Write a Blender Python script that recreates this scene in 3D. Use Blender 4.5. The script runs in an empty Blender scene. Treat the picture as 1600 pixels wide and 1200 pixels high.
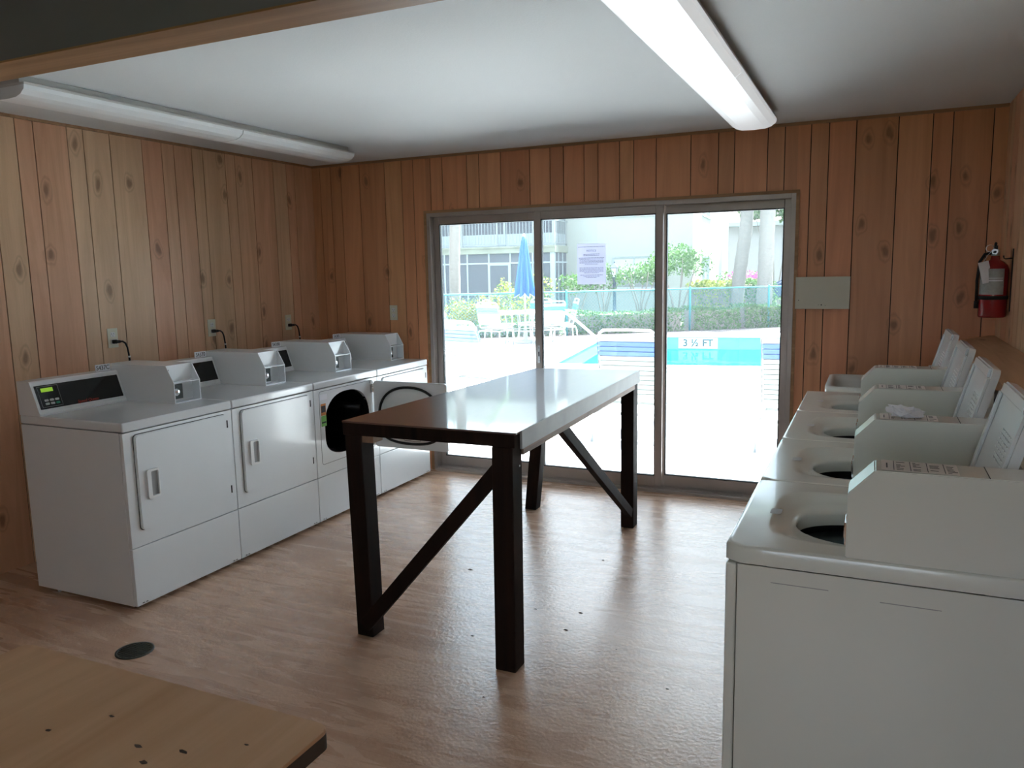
import bpy, bmesh, math, random
from mathutils import Vector, Matrix
R = math.radians
C = bpy.context.scene.collection
scn = bpy.context.scene

# ------------------------------------------------------------------ camera
W_, H_, F_ = 1600, 1200, 1228.87
cam_d = bpy.data.cameras.new('camera'); cam = bpy.data.objects.new('camera', cam_d); C.objects.link(cam)
scn.camera = cam
cam_d.sensor_fit = 'HORIZONTAL'; cam_d.sensor_width = 36.0; cam_d.lens = 36.0 * F_ / W_
cam_d.clip_start = 0.05; cam_d.clip_end = 400
_y, _p, _r = R(24.6894), R(8.1616), R(1.1179)
_f = Vector((-math.sin(_y)*math.cos(_p), math.cos(_y)*math.cos(_p), -math.sin(_p)))
_rt = Vector((math.cos(_y), math.sin(_y), 0)); _up = _rt.cross(_f)
_x = math.cos(_r)*_rt - math.sin(_r)*_up; _u = math.sin(_r)*_rt + math.cos(_r)*_up
M = Matrix((( _x.x, _u.x, -_f.x, 4.2717), (_x.y, _u.y, -_f.y, -5.4048), (_x.z, _u.z, -_f.z, 1.5837), (0, 0, 0, 1)))
cam.matrix_world = M

# ------------------------------------------------------------------ light, sky, exposure
scn.view_settings.view_transform = 'Standard'; scn.view_settings.look = 'None'
scn.view_settings.gamma = 1; scn.view_settings.use_curve_mapping = False
scn.view_settings.exposure = 3.02
world = bpy.data.worlds.new('sky'); scn.world = world; world.use_nodes = True
wn = world.node_tree; wn.nodes.clear()
wo = wn.nodes.new('ShaderNodeOutputWorld'); wb = wn.nodes.new('ShaderNodeBackground')
tc = wn.nodes.new('ShaderNodeTexCoord'); nz = wn.nodes.new('ShaderNodeTexNoise'); cr = wn.nodes.new('ShaderNodeValToRGB')
nz.inputs['Scale'].default_value = 2.2; nz.inputs['Detail'].default_value = 4
cr.color_ramp.elements[0].position = .35; cr.color_ramp.elements[0].color = (.55, .76, 1, 1)
cr.color_ramp.elements[1].position = .6; cr.color_ramp.elements[1].color = (.88, .94, 1, 1)
wn.links.new(tc.outputs['Generated'], nz.inputs['Vector']); wn.links.new(nz.outputs['Fac'], cr.inputs['Fac'])
wn.links.new(cr.outputs['Color'], wb.inputs['Color']); wb.inputs['Strength'].default_value = 0.8
wn.links.new(wb.outputs[0], wo.inputs[0])
sun_d = bpy.data.lights.new('sun', 'SUN'); sun_d.energy = 7.5; sun_d.angle = R(6); sun_d.color = (1, .97, .92)
sun = bpy.data.objects.new('sun', sun_d); C.objects.link(sun)
sun.rotation_euler = Vector((.28, .5, 1.25)).to_track_quat('Z', 'Y').to_euler(); sun.location = (3, 6, 12)
LAMP = 0.05     # faint glow of the right-hand fluorescent diffuser

# ------------------------------------------------------------------ materials
def nodes(m):
    m.use_nodes = True; return m.node_tree.nodes, m.node_tree.links
def mat(name, col, rough=.5, metal=0, bump=0, bscale=40, var=0, vscale=6, spec=.5, coat=0, stretch=(1,1,1), emit=None, estr=0):
    m = bpy.data.materials.new(name); n, l = nodes(m); b = n['Principled BSDF']
    b.inputs['Base Color'].default_value = (*col, 1); b.inputs['Roughness'].default_value = rough
    b.inputs['Metallic'].default_value = metal; b.inputs['Specular IOR Level'].default_value = spec
    b.inputs['Coat Weight'].default_value = coat; b.inputs['Coat Roughness'].default_value = .05
    t = n.new('ShaderNodeTexCoord'); mp = n.new('ShaderNodeMapping'); mp.inputs['Scale'].default_value = stretch
    l.new(t.outputs['Object'], mp.inputs['Vector'])
    if var or True:
        v = n.new('ShaderNodeTexNoise'); v.inputs['Scale'].default_value = vscale; v.inputs['Detail'].default_value = 5
        l.new(mp.outputs[0], v.inputs['Vector'])
        mx = n.new('ShaderNodeMix'); mx.data_type = 'RGBA'
        k = max(var, .03)
        mx.inputs['A'].default_value = (*[c*(1-k) for c in col], 1); mx.inputs['B'].default_value = (*[min(1, c*(1+k)) for c in col], 1)
        l.new(v.outputs['Fac'], mx.inputs['Factor']); l.new(mx.outputs['Result'], b.inputs['Base Color'])
    if bump:
        nz = n.new('ShaderNodeTexNoise'); nz.inputs['Scale'].default_value = bscale; nz.inputs['Detail'].default_value = 4
        l.new(mp.outputs[0], nz.inputs['Vector'])
        bp = n.new('ShaderNodeBump'); bp.inputs['Strength'].default_value = bump; bp.inputs['Distance'].default_value = .01
        l.new(nz.outputs['Fac'], bp.inputs['Height']); l.new(bp.outputs[0], b.inputs['Normal'])
    if emit:
        b.inputs['Emission Color'].default_value = (*emit, 1); b.inputs['Emission Strength'].default_value = estr
    return m

def wood(name, c0, c1, axis='z', rough=.45, knots=True, scale=1.0, attr=False, bump=.15, coat=0, spec=.4, knotcol=(.12, .05, .02)):
    m = bpy.data.materials.new(name); n, l = nodes(m); b = n['Principled BSDF']
    b.inputs['Roughness'].default_value = rough; b.inputs['Coat Weight'].default_value = coat; b.inputs['Specular IOR Level'].default_value = spec
    t = n.new('ShaderNodeTexCoord'); mp = n.new('ShaderNodeMapping')
    s = {'x': (.6, 9, 9), 'y': (9, .6, 9), 'z': (9, 9, .6)}[axis]
    mp.inputs['Scale'].default_value = [q*scale for q in s]
    l.new(t.outputs['Object'], mp.inputs['Vector'])
    g = n.new('ShaderNodeTexNoise'); g.inputs['Scale'].default_value = 1.3; g.inputs['Detail'].default_value = 8; g.inputs['Roughness'].default_value = .6
    g.inputs['Distortion'].default_value = 1.2
    l.new(mp.outputs[0], g.inputs['Vector'])
    r = n.new('ShaderNodeValToRGB'); r.color_ramp.elements[0].position = .3; r.color_ramp.elements[0].color = (*c0, 1)
    r.color_ramp.elements[1].position = .7; r.color_ramp.elements[1].color = (*c1, 1)
    l.new(g.outputs['Fac'], r.inputs['Fac']); out = r.outputs['Color']
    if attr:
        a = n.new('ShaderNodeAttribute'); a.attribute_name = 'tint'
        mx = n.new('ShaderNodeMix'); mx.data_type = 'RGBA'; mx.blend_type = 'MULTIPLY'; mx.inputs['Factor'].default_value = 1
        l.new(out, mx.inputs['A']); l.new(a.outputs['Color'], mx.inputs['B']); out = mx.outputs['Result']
    if knots:
        sx_ = n.new('ShaderNodeSeparateXYZ'); l.new(t.outputs['Object'], sx_.inputs[0])
        ad = n.new('ShaderNodeMath'); ad.operation = 'ADD'
        others = [q for q in 'xyz' if q != axis]
        l.new(sx_.outputs['xyz'.index(others[0])], ad.inputs[0])
        if axis == 'z': l.new(sx_.outputs['xyz'.index(others[1])], ad.inputs[1])
        cb2 = n.new('ShaderNodeCombineXYZ'); l.new(ad.outputs[0], cb2.inputs[0]); l.new(sx_.outputs['xyz'.index(axis)], cb2.inputs[1])
        mp2 = n.new('ShaderNodeMapping'); mp2.inputs['Scale'].default_value = (5.2*scale, 2.6*scale, 1)
        l.new(cb2.outputs[0], mp2.inputs['Vector'])
        dn = n.new('ShaderNodeTexNoise'); dn.inputs['Scale'].default_value = 3
        l.new(mp2.outputs[0], dn.inputs['Vector'])
        va = n.new('ShaderNodeVectorMath'); va.operation = 'MULTIPLY_ADD'; va.inputs[1].default_value = (.25,)*3
        l.new(dn.outputs['Color'], va.inputs[0]); l.new(mp2.outputs[0], va.inputs[2])
        vo = n.new('ShaderNodeTexVoronoi'); vo.inputs['Scale'].default_value = 1.0; vo.voronoi_dimensions = '2D'; l.new(va.outputs[0], vo.inputs['Vector'])
        kr = n.new('ShaderNodeValToRGB'); e = kr.color_ramp.elements
        e[0].position = .05; e[0].color = (1, 1, 1, 1); e[1].position = .13; e[1].color = (0, 0, 0, 1)
        x = e.new(.17); x.color = (.35, .35, .35, 1); x = e.new(.21); x.color = (0, 0, 0, 1)
        l.new(vo.outputs['Distance'], kr.inputs['Fac'])
        # only some cells carry a knot
        sep = n.new('ShaderNodeSeparateColor'); l.new(vo.outputs['Color'], sep.inputs[0])
        gt = n.new('ShaderNodeMath'); gt.operation = 'GREATER_THAN'; gt.inputs[1].default_value = .55; l.new(sep.outputs[0], gt.inputs[0])
        ml = n.new('ShaderNodeMath'); ml.operation = 'MULTIPLY'; l.new(kr.outputs['Color'], ml.inputs[0]); l.new(gt.outputs[0], ml.inputs[1])
        m3 = n.new('ShaderNodeMath'); m3.operation = 'MULTIPLY'; m3.inputs[1].default_value = .6; l.new(ml.outputs[0], m3.inputs[0])
        mx = n.new('ShaderNodeMix'); mx.data_type = 'RGBA'; mx.inputs['B'].default_value = (*knotcol, 1)
        l.new(m3.outputs[0], mx.inputs['Factor']); l.new(out, mx.inputs['A']); out = mx.outputs['Result']
    l.new(out, b.inputs['Base Color'])
    bp = n.new('ShaderNodeBump'); bp.inputs['Strength'].default_value = bump; bp.inputs['Distance'].default_value = .004
    l.new(g.outputs['Fac'], bp.inputs['Height']); l.new(bp.outputs[0], b.inputs['Normal'])
    return m

def leafmat(name, c0, c1, c2=None):
    m = bpy.data.materials.new(name); n, l = nodes(m); b = n['Principled BSDF']
    b.inputs['Roughness'].default_value = .5; b.inputs['Specular IOR Level'].default_value = .4
    t = n.new('ShaderNodeTexCoord'); v = n.new('ShaderNodeTexNoise'); v.inputs['Scale'].default_value = 9; v.inputs['Detail'].default_value = 3
    l.new(t.outputs['Object'], v.inputs['Vector'])
    r = n.new('ShaderNodeValToRGB'); r.color_ramp.elements[0].position = .35; r.color_ramp.elements[0].color = (*c0, 1)
    r.color_ramp.elements[1].position = .62; r.color_ramp.elements[1].color = (*c1, 1)
    if c2: e = r.color_ramp.elements.new(.7); e.color = (*c2, 1)
    l.new(v.outputs['Fac'], r.inputs['Fac']); l.new(r.outputs['Color'], b.inputs['Base Color'])
    tr = n.new('ShaderNodeBsdfTranslucent'); l.new(r.outputs['Color'], tr.inputs['Color'])
    ms = n.new('ShaderNodeMixShader'); ms.inputs[0].default_value = .35
    l.new(b.outputs[0], ms.inputs[1]); l.new(tr.outputs[0], ms.inputs[2]); l.new(ms.outputs[0], n['Material Output'].inputs[0])
    return m

def floor_mat():
    m = bpy.data.materials.new('worn_vinyl_floor'); n, l = nodes(m); b = n['Principled BSDF']
    t = n.new('ShaderNodeTexCoord')
    mp = n.new('ShaderNodeMapping'); mp.inputs['Scale'].default_value = (1.2, 9, 1); l.new(t.outputs['Object'], mp.inputs['Vector'])
    g = n.new('ShaderNodeTexNoise'); g.inputs['Scale'].default_value = 1.6; g.inputs['Detail'].default_value = 8; g.inputs['Distortion'].default_value = .8
    l.new(mp.outputs[0], g.inputs['Vector'])
    r = n.new('ShaderNodeValToRGB'); r.color_ramp.elements[0].position = .28; r.color_ramp.elements[0].color = (.55, .345, .235, 1)
    r.color_ramp.elements[1].position = .72; r.color_ramp.elements[1].color = (.70, .465, .325, 1)
    l.new(g.outputs['Fac'], r.inputs['Fac'])
    br = n.new('ShaderNodeTexBrick'); br.inputs['Color1'].default_value = (1, 1, 1, 1); br.inputs['Color2'].default_value = (.93, .9, .88, 1)
    br.inputs['Mortar'].default_value = (.8, .75, .72, 1); br.inputs['Scale'].default_value = 1; br.inputs['Mortar Size'].default_value = .0015
    br.inputs['Brick Width'].default_value = 1.1; br.inputs['Row Height'].default_value = .1
    l.new(t.outputs['Object'], br.inputs['Vector'])
    mx = n.new('ShaderNodeMix'); mx.data_type = 'RGBA'; mx.blend_type = 'MULTIPLY'; mx.inputs['Factor'].default_value = .8
    l.new(r.outputs['Color'], mx.inputs['A']); l.new(br.outputs['Color'], mx.inputs['B']); 
    # grey scuffed wear
    w = n.new('ShaderNodeTexNoise'); w.inputs['Scale'].default_value = .9; w.inputs['Detail'].default_value = 1.5; l.new(t.outputs['Object'], w.inputs['Vector'])
    wr = n.new('ShaderNodeValToRGB'); wr.color_ramp.elements[0].position = .3; wr.color_ramp.elements[0].color = (0, 0, 0, 1)
    wr.color_ramp.elements[1].position = .9; wr.color_ramp.elements[1].color = (.0, .0, .0, 1); l.new(w.outputs['Fac'], wr.inputs['Fac'])
    m2 = n.new('ShaderNodeMix'); m2.data_type = 'RGBA'; m2.inputs['B'].default_value = (.50, .41, .37, 1)
    l.new(wr.outputs['Color'], m2.inputs['Factor']); l.new(mx.outputs['Result'], m2.inputs['A'])
    l.new(m2.outputs['Result'], b.inputs['Base Color'])
    rr = n.new('ShaderNodeMapRange'); rr.inputs['To Min'].default_value = .18; rr.inputs['To Max'].default_value = .36
    l.new(g.outputs['Fac'], rr.inputs['Value']); l.new(rr.outputs[0], b.inputs['Roughness'])
    f = n.new('ShaderNodeTexNoise'); f.inputs['Scale'].default_value = 60; f.inputs['Detail'].default_value = 5; l.new(t.outputs['Object'], f.inputs['Vector'])
    bp = n.new('ShaderNodeBump'); bp.inputs['Strength'].default_value = .4; bp.inputs['Distance'].default_value = .003
    l.new(f.outputs['Fac'], bp.inputs['Height']); l.new(bp.outputs[0], b.inputs['Normal'])
    b.inputs['Specular IOR Level'].default_value = .8
    return m

def glass_mat():
    m = bpy.data.materials.new('veiled_door_glass'); n, l = nodes(m); n.remove(n['Principled BSDF'])
    tr = n.new('ShaderNodeBsdfTransparent'); tr.inputs[0].default_value = (.95, .985, 1, 1)
    tl = n.new('ShaderNodeBsdfTranslucent'); tl.inputs[0].default_value = (.85, .95, 1, 1)  # translucent share builds a pale glare veil into the panes
    gl = n.new('ShaderNodeBsdfGlossy'); gl.inputs['Roughness'].default_value = .02
    fr = n.new('ShaderNodeFresnel'); fr.inputs[0].default_value = 1.45
    t = n.new('ShaderNodeTexCoord'); v = n.new('ShaderNodeTexNoise'); v.inputs['Scale'].default_value = 1.5; l.new(t.outputs['Object'], v.inputs['Vector'])
    mr = n.new('ShaderNodeMapRange'); mr.inputs['To Min'].default_value = .015; mr.inputs['To Max'].default_value = .035; l.new(v.outputs['Fac'], mr.inputs['Value'])
    a = n.new('ShaderNodeMixShader'); l.new(mr.outputs[0], a.inputs[0]); l.new(tr.outputs[0], a.inputs[1]); l.new(tl.outputs[0], a.inputs[2])
    c = n.new('ShaderNodeMixShader'); l.new(fr.outputs[0], c.inputs[0]); l.new(a.outputs[0], c.inputs[1]); l.new(gl.outputs[0], c.inputs[2])
    l.new(c.outputs[0], n['Material Output'].inputs[0]); return m

def water_mat():
    m = bpy.data.materials.new('pool_water'); n, l = nodes(m); n.remove(n['Principled BSDF'])
    tr = n.new('ShaderNodeBsdfTransparent'); tr.inputs[0].default_value = (.40, .90, .95, 1)
    gl = n.new('ShaderNodeBsdfGlossy'); gl.inputs['Roughness'].default_value = .03
    fr = n.new('ShaderNodeFresnel'); fr.inputs[0].default_value = 1.33
    t = n.new('ShaderNodeTexCoord'); v = n.new('ShaderNodeTexNoise'); v.inputs['Scale'].default_value = 2.5; v.inputs['Detail'].default_value = 2; l.new(t.outputs['Object'], v.inputs['Vector'])
    bp = n.new('ShaderNodeBump'); bp.inputs['Strength'].default_value = .25; bp.inputs['Distance'].default_value = .02
    l.new(v.outputs['Fac'], bp.inputs['Height']); l.new(bp.outputs[0], gl.inputs['Normal'])
    c = n.new('ShaderNodeMixShader'); mf = n.new('ShaderNodeMath'); mf.operation = 'MULTIPLY'; mf.inputs[1].default_value = .28; l.new(bp.outputs[0], fr.inputs['Normal']); l.new(fr.outputs[0], mf.inputs[0])
    l.new(mf.outputs[0], c.inputs[0]); l.new(tr.outputs[0], c.inputs[1]); l.new(gl.outputs[0], c.inputs[2])
    l.new(c.outputs[0], n['Material Output'].inputs[0]); return m

def enamel(name, col, rough=.22):
    return mat(name, col, rough, var=.02, vscale=3, spec=.5, coat=.3, bump=.02, bscale=8)
MAT = dict(
    white=enamel('white_enamel', (.80, .82, .83)),
    wash=enamel('ivory_enamel', (.76, .77, .70), .2),
    top=enamel('gloss_white_top', (.74, .75, .75), .12),
    plastic=mat('white_plastic', (.8, .8, .78), .4),
    ivory=mat('ivory_plastic', (.74, .72, .58), .4),
    grey=mat('grey_plastic', (.35, .35, .34), .5),
    black=mat('black_plastic', (.012, .012, .013), .25),
    rubber=mat('black_rubber', (.012, .012, .012), .6),
    seam=mat('dark_seam', (.03, .03, .03), .8),
    drum=mat('dark_drum_steel', (.02, .02, .022), .35, metal=.6),
    steel=mat('brushed_steel', (.55, .57, .58), .3, metal=1, bump=.05),
    tub=mat('washer_tub_steel', (.35, .42, .45), .3, metal=.8),
    chrome=mat('chrome', (.8, .8, .8), .08, metal=1),
    alu=mat('dull_aluminium', (.42, .37, .34), .42, metal=.55, var=.1, vscale=9, bump=.05),
    panel=mat('control_panel_black', (.010, .011, .013), .12),
    lcd=mat('green_display', (.25, .42, .02), .3, emit=(.35, .7, .05), estr=.06),
    button=mat('grey_button', (.55, .56, .55), .4),
    gbutton=mat('green_button', (.05, .35, .22), .4),
    red=mat('red_lettering', (.45, .03, .02), .4),
    ink=mat('dark_ink', (.03, .03, .035), .6),
    ink2=mat('grey_ink', (.20, .20, .24), .6),
    paper=mat('white_paper', (.82, .82, .86), .7),
    sticker=mat('orange_sticker', (.6, .22, .05), .5),
    stickerg=mat('green_sticker', (.2, .45, .12), .5),
    ceiling=mat('white_ceiling_paint', (.70, .72, .73), .75, var=.03, vscale=1.5, bump=.08, bscale=120),
    dark=mat('dark_grey_header', (.17, .18, .21), .7),
    diff_on=mat('lit_diffuser', (.85, .87, .88), .35, emit=(.93, .97, 1), estr=LAMP),
    diff_off=mat('unlit_diffuser', (.82, .84, .85), .35),
    fixture=mat('fixture_enamel', (.6, .59, .57), .4),
    brown=wood('dark_stained_table_wood', (.008, .005, .004), (.026, .013, .009), 'z', .75, knots=False, spec=.15),
    tabletop=mat('dark_laminate_tabletop', (.085, .052, .044), .30, var=.25, vscale=5, stretch=(6, .8, 1), bump=.04, bscale=25, spec=1, coat=1),
    band=mat('worn_grey_edge_band', (.30, .30, .29), .5, var=.3, vscale=7),
    apron=wood('bare_pine_apron', (.16, .09, .06), (.36, .23, .15), 'y', .6),
    ply=wood('varnished_plywood', (.56, .33, .18), (.70, .45, .27), 'y', .45, scale=.8, knots=False),
    plyedge=mat('dark_plywood_edge', (.07, .05, .035), .7, var=.3),
    shelf=wood('pale_pine_shelf', (.50, .29, .16), (.68, .43, .26), 'y', .6),
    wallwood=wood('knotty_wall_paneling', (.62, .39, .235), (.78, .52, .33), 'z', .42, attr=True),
    groove=mat('panel_groove', (.035, .016, .008), .8),
    mould=wood('wood_moulding', (.28, .15, .07), (.45, .26, .13), 'x', .5, knots=False),
    sinkp=mat('utility_sink_plastic', (.75, .74, .70), .5),
    pipe=mat('grey_pvc', (.42, .42, .40), .5),
    brass=mat('brass', (.55, .38, .12), .3, metal=1),
    extred=mat('extinguisher_red', (.30, .012, .015), .2, coat=.5),
    extlabel=mat('extinguisher_label', (.38, .38, .36), .4, var=.3, vscale=60),
    iron=mat('drain_iron', (.06, .065, .06), .5, metal=.5),
    litter=mat('dry_leaf_bit', (.10, .07, .05), .8),
    card=mat('cream_instruction_card', (.66, .60, .55), .5),
    board=mat('painted_blank_board', (.62, .60, .50), .55, var=.05),
    deck=mat('pale_pool_deck', (.62, .64, .65), .8, var=.06, vscale=3, bump=.1, bscale=60),
    coping=mat('white_coping', (.8, .8, .78), .7),
    pooltile=mat('pool_blue_plaster', (.07, .34, .37), .5, var=.1),
    pooledge=mat('pool_edge_tile', (.05, .28, .34), .4),
    tubew=mat('white_powder_coat', (.30, .31, .31), .3),
    strapw=mat('white_vinyl_strap', (.24, .26, .24), .5),
    strapb=mat('blue_vinyl_strap', (.025, .09, .27), .45),
    strapc=mat('aqua_vinyl_strap', (.03, .17, .20), .45),
    umb=mat('blue_canvas', (.0, .065, .34), .8, var=.1),
    teal=mat('teal_vinyl_coating', (.02, .17, .19), .5),
    stucco=mat('cream_stucco', (.27, .28, .258), .9, var=.03),
    stucco2=mat('pinkish_stucco', (.33, .32, .34), .9, var=.03),
    slab=mat('weathered_slab', (.19, .20, .16), .9, var=.35, vscale=3),
    screen=mat('porch_screen', (.055, .065, .085), .8, var=.08, vscale=.5),
    frame=mat('white_screen_frame', (.27, .31, .33), .6),
    rail=mat('grey_railing', (.20, .22, .23), .6),
    winglass=mat('window_glass', (.16, .18, .18), .15),
    blind=mat('window_blind', (.36, .38, .34), .8),
    roof=mat('brown_shingles', (.05, .032, .034), .9, var=.3, vscale=30),
    bark=mat('grey_palm_bark', (.15, .135, .12), .9, var=.35, vscale=14, bump=.5, bscale=25),
    twig=mat('grey_twig', (.20, .17, .15), .9, var=.2),
    lawn=mat('lawn', (.045, .07, .03), .9, var=.3, vscale=5, bump=.5, bscale=90),
    mulch=mat('bark_mulch', (.06, .05, .05), 1, var=.7, vscale=30, bump=1, bscale=40),
    asphalt=mat('asphalt', (.25, .25, .25), .9),
    carblue=mat('dark_blue_car_paint', (.015, .035, .10), .2, coat=.6),
    carglass=mat('car_glass', (.03, .04, .05), .1),
    lampmetal=mat('dark_lamp_metal', (.03, .045, .08), .5),
    lampglass=mat('lantern_glass', (.5, .5, .5), .3),
    leaf=leafmat('green_leaves', (.02, .07, .012), (.085, .19, .04)),
    hedge=leafmat('hedge_leaves', (.022, .075, .02), (.08, .17, .045), (.16, .26, .09)),
    croton=leafmat('croton_leaves', (.04, .10, .02), (.24, .22, .03), (.45, .13, .03)),
    yellowleaf=leafmat('yellow_green_leaves', (.05, .13, .02), (.30, .32, .05)),
    bloom=leafmat('magenta_bracts', (.45, .02, .25), (.75, .08, .45)),
    palmleaf=leafmat('palm_fronds', (.03, .09, .02), (.10, .20, .05)),
)
def thin_paper():
    m = mat('thin_backlit_paper', (.80, .80, .88), .8); n, l = nodes(m); b = n['Principled BSDF']
    tr = n.new('ShaderNodeBsdfTranslucent'); tr.inputs['Color'].default_value = (.80, .80, .92, 1)
    ms = n.new('ShaderNodeMixShader'); ms.inputs[0].default_value = .55
    l.new(b.outputs[0], ms.inputs[1]); l.new(tr.outputs[0], ms.inputs[2]); l.new(ms.outputs[0], n['Material Output'].inputs[0]); return m
MAT['thin_paper'] = thin_paper()
MAT['floor'] = floor_mat(); MAT['glass'] = glass_mat(); MAT['water'] = water_mat()

# ------------------------------------------------------------------ mesh helpers
def bx(bm, x0, x1, y0, y1, z0, z1, bev=0, seg=2, mi=0, mtx=None):
    vs = [bm.verts.new((x, y, z)) for x in (x0, x1) for y in (y0, y1) for z in (z0, z1)]
    fs = [bm.faces.new([vs[i] for i in q]) for q in ((0,1,3,2), (4,6,7,5), (0,4,5,1), (2,3,7,6), (0,2,6,4), (1,5,7,3))]
    for f in fs: f.material_index = mi
    if bev:
        es = list({e for f in fs for e in f.edges})
        r = bmesh.ops.bevel(bm, geom=es, offset=bev, segments=seg, profile=.5, affect='EDGES')
        vs = list({v for f in r['faces'] for v in f.verts} | {v for v in vs if v.is_valid})
        for f in r['faces']: f.material_index = mi
    if mtx: 
        for v in vs: v.co = mtx @ v.co
    return vs
def prism(bm, pts, axis, a0, a1, mi=0):
    """pts 2D polygon in the two other axes (order xyz without axis); extruded a0..a1"""
    def P(p, a): 
        return {'x': (a, p[0], p[1]), 'y': (p[0], a, p[1]), 'z': (p[0], p[1], a)}[axis]
    A = [bm.verts.new(P(p, a0)) for p in pts]; B = [bm.verts.new(P(p, a1)) for p in pts]; n = len(pts)
    fs = [bm.faces.new(A), bm.faces.new(B[::-1])]
    for i in range(n): fs.append(bm.faces.new((A[i], B[i], B[(i+1) % n], A[(i+1) % n])))
    for f in fs: f.material_index = mi
    return A + B
def tube(bm, pts, r, seg=8, closed=False, rr=None, flat=1.0, mi=0):
    pts = [Vector(p) for p in pts]; n = len(pts); rings = []; prev = None
    for i, p in enumerate(pts):
        if closed: d = pts[(i+1) % n] - pts[i-1]
        else: d = pts[min(i+1, n-1)] - pts[max(i-1, 0)]
        d.normalize()
        if prev is None: up = Vector((0, 0, 1)) if abs(d.z) < .9 else Vector((0, 1, 0))
        else: up = prev
        s = d.cross(up); 
        if s.length < 1e-6: s = d.orthogonal()
        s.normalize(); u = s.cross(d).normalized(); prev = u
        q = rr[i] if rr else r
        rings.append([bm.verts.new(p + s*math.cos(2*math.pi*k/seg)*q + u*math.sin(2*math.pi*k/seg)*q*flat) for k in range(seg)])
    m = n if closed else n-1
    for i in range(m):
        a, b = rings[i], rings[(i+1) % n]
        for k in range(seg):
            f = bm.faces.new((a[k], a[(k+1) % seg], b[(k+1) % seg], b[k])); f.smooth = True; f.material_index = mi
    if not closed:
        for g in (rings[0][::-1], rings[-1]): 
            f = bm.faces.new(g); f.material_index = mi
def lathe(bm, prof, c=(0, 0, 0), seg=24, axis='z', mi=0):
    rings = []
    for r, h in prof:
        ring = []
        for k in range(seg):
            a = 2*math.pi*k/seg; u, v = r*math.cos(a), r*math.sin(a)
            q = {'z': (u, v, h), 'y': (u, h, v), 'x': (h, u, v)}[axis]
            ring.append(bm.verts.new((c[0]+q[0], c[1]+q[1], c[2]+q[2])))
        rings.append(ring)
    for a, b in zip(rings, rings[1:]):
        for k in range(seg):
            f = bm.faces.new((a[k], a[(k+1) % seg], b[(k+1) % seg], b[k])); f.smooth = True; f.material_index = mi
    for g in (rings[0][::-1], rings[-1]):
        f = bm.faces.new(g); f.material_index = mi
def loft(bm, rings, cap0=False, cap1=False, smooth=True, mi=0):
    V = [[bm.verts.new(p) for p in r] for r in rings]; n = len(V[0])
    for a, b in zip(V, V[1:]):
        for k in range(n):
            f = bm.faces.new((a[k], a[(k+1) % n], b[(k+1) % n], b[k])); f.smooth = smooth; f.material_index = mi
    if cap0: bm.faces.new(V[0][::-1])
    if cap1: bm.faces.new(V[-1])
def rrect(x0, x1, y0, y1, r, n=6):
    o = []
    for cx, cy, a in ((x1-r, y1-r, 0), (x0+r, y1-r, 90), (x0+r, y0+r, 180), (x1-r, y0+r, 270)):
        for k in range(n+1):
            t = R(a + 90*k/n); o.append((cx + r*math.cos(t), cy + r*math.sin(t)))
    return o
def finish(name, bm, m, parent=None, loc=None, recalc=True):
    if recalc: bmesh.ops.recalc_face_normals(bm, faces=bm.faces)
    me = bpy.data.meshes.new(name); bm.to_mesh(me); bm.free()
    for q in (m if isinstance(m, (list, tuple)) else [m]): me.materials.append(q)
    o = bpy.data.objects.new(name, me); C.objects.link(o)
    if parent: o.parent = parent
    if loc: o.location = loc
    return o
def obj(name, m, build, parent=None, loc=None, **k):
    bm = bmesh.new(); build(bm); 
    mm = [MAT[q] if isinstance(q, str) else q for q in (m if isinstance(m, (list, tuple)) else [m])]
    return finish(name, bm, mm, parent, loc, **k)
def tag(o, label=None, cat=None, group=None, kind=None):
    if label: o['label'] = label
    if cat: o['category'] = cat
    if group: o['group'] = group
    if kind: o['kind'] = kind
    return o
def thing(name, label, cat, loc=(0, 0, 0), rz=0, group=None, kind=None):
    o = bpy.data.objects.new(name, None); C.objects.link(o); o.location = loc; o.rotation_euler = (0, 0, rz)
    o.empty_display_size = .1
    return tag(o, label, cat, group, kind)
def struct(name, m, build, label, cat='structure', **k):
    o = obj(name, m, build, **k); return tag(o, label, cat, None, 'structure')
def copy_tree(o, parent=None):
    c = o.copy(); C.objects.link(c)
    if parent: c.parent = parent
    for ch in list(o.children): copy_tree(ch, c)
    return c
def text_mesh(name, s, size, m, mtx, parent=None, shear=0, align='CENTER', extr=.0004, label=None, sx=1, bold=0):
    cu = bpy.data.curves.new(name, 'FONT'); cu.body = s; cu.size = size; cu.extrude = extr; cu.align_x = align; cu.align_y = 'CENTER'; cu.shear = shear
    cu.resolution_u = 3; cu.offset = bold
    t = bpy.data.objects.new(name, cu); C.objects.link(t)
    bpy.context.view_layer.update()
    dg = bpy.context.evaluated_depsgraph_get(); me = bpy.data.meshes.new_from_object(t.evaluated_get(dg))
    bpy.data.objects.remove(t); bpy.data.curves.remove(cu)
    me.transform(mtx @ Matrix.Diagonal((sx, 1, 1, 1))); me.materials.clear(); me.materials.append(MAT[m] if isinstance(m, str) else m)
    o = bpy.data.objects.new(name, me); C.objects.link(o)
    if parent: o.parent = parent
    if label: o['label'] = label
    return o
def basis(o, x, y):
    x = Vector(x).normalized(); y = Vector(y).normalized(); z = x.cross(y).normalized()
    return Matrix(((x.x, y.x, z.x, o[0]), (x.y, y.y, z.y, o[1]), (x.z, y.z, z.z, o[2]), (0, 0, 0, 1)))

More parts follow.
